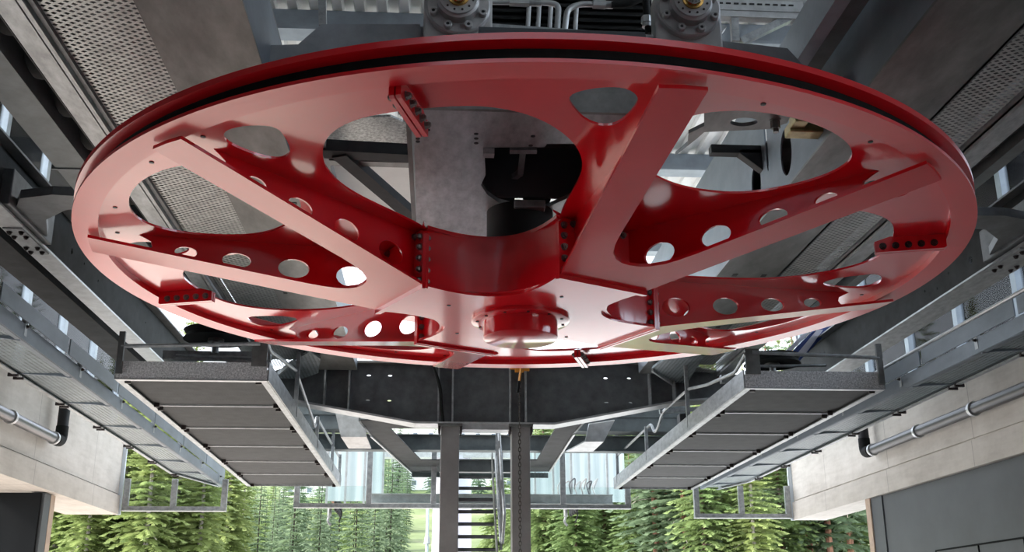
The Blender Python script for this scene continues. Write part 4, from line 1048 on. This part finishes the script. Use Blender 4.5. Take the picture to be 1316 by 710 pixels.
for i, (px, Y, s) in enumerate([(905, 56, .9), (938, 58, .95), (970, 55, .85), (1006, 60, 1.0), (1050, 70, 1.0), (1080, 74, 1.1), (1104, 70, 1.1), (920, 72, 1.1), (985, 80, 1.2), (890, 82, 1.1), (953, 84, 1.2), (1022, 86, 1.2), (1060, 90, 1.2)]):
    plant((P_bright2, P_bright)[i % 2] if i % 3 else P_mid2, px, Y, s, L_R if i % 3 else 'mid green spruce among the larches behind the right walkway', 'bright larches on the right' if i % 3 else 'spruces among the right larches')
L_F = 'slim distant conifer on the hillside left of the columns'
k = 0
for Y in (85, 100, 115, 130, 150, 172, 196, 222, 250):
    step = 1378*3.0/Y
    px = 268 + rnd.uniform(0, step)
    while px < 552:
        slope = 505+(Y-100)*.12 < px
        if not (slope and rnd.random() < .93):
            plant((P_far, P_far2, P_far3)[rnd.randrange(3)], px, Y+rnd.uniform(-6, 6), rnd.uniform(.7, 1.5)*(1 if Y > 95 else .75), L_F, G4); k += 1
        px += step*rnd.uniform(.6, 1.15)
L_F2 = 'distant conifer on the hillside behind the spruces right of the columns'
for Y in (110, 140, 180, 230):
    step = 1378*5.0/Y
    px = 690 + rnd.uniform(0, step)
    while px < 900:
        plant((P_far, P_far2, P_far3)[rnd.randrange(3)], px, Y+rnd.uniform(-6, 6), rnd.uniform(.9, 1.4), L_F2, 'distant conifers right of the columns'); px += step*rnd.uniform(.7, 1.2)
L_F3 = 'faint conifer on the crest of the distant hillside'
for px in range(440, 830, 22):
    Y = 300+rnd.uniform(-25, 40)
    plant((P_far, P_far3)[rnd.randrange(2)], px+rnd.uniform(-8, 8), Y, rnd.uniform(1.3, 1.9), L_F3, 'conifers on the distant crest')

# ------------------------------------------------------------------ light
w = bpy.data.worlds.new('world'); sc.world = w; w.use_nodes = True
nt = w.node_tree; bg = nt.nodes['Background']
sky = nt.nodes.new('ShaderNodeTexSky'); sky.sky_type = 'NISHITA'
SUN_EL, SUN_AZ = R(36), R(-98)     # azimuth measured from +Y towards +X
sky.sun_disc = False; sky.sun_elevation = SUN_EL; sky.sun_rotation = SUN_AZ
sky.air_density = 1.2; sky.dust_density = 2.5; sky.ozone_density = 1.0; sky.altitude = 1400
hs = nt.nodes.new('ShaderNodeHueSaturation'); hs.inputs['Saturation'].default_value = .35
nt.links.new(sky.outputs[0], hs.inputs['Color']); nt.links.new(hs.outputs[0], bg.inputs[0]); bg.inputs[1].default_value = .32
sd = bpy.data.lights.new('sun', 'SUN'); sd.energy = 3.2; sd.angle = R(11.0); sd.color = (1, .95, .88)
so = bpy.data.objects.new('sun', sd); COL.objects.link(so)
dirv = Vector((math.sin(SUN_AZ)*math.cos(SUN_EL), math.cos(SUN_AZ)*math.cos(SUN_EL), math.sin(SUN_EL)))
so.rotation_euler = dirv.to_track_quat('Z', 'Y').to_euler(); so.location = dirv*60
sc.view_settings.view_transform = 'Standard'; sc.view_settings.look = 'None'
sc.view_settings.gamma = 1; sc.view_settings.use_curve_mapping = False
sc.view_settings.exposure = 1.45
sc.cycles.max_bounces = 10; sc.cycles.diffuse_bounces = 5; sc.cycles.glossy_bounces = 4; sc.cycles.transparent_max_bounces = 24
sc.cycles.use_denoising = True
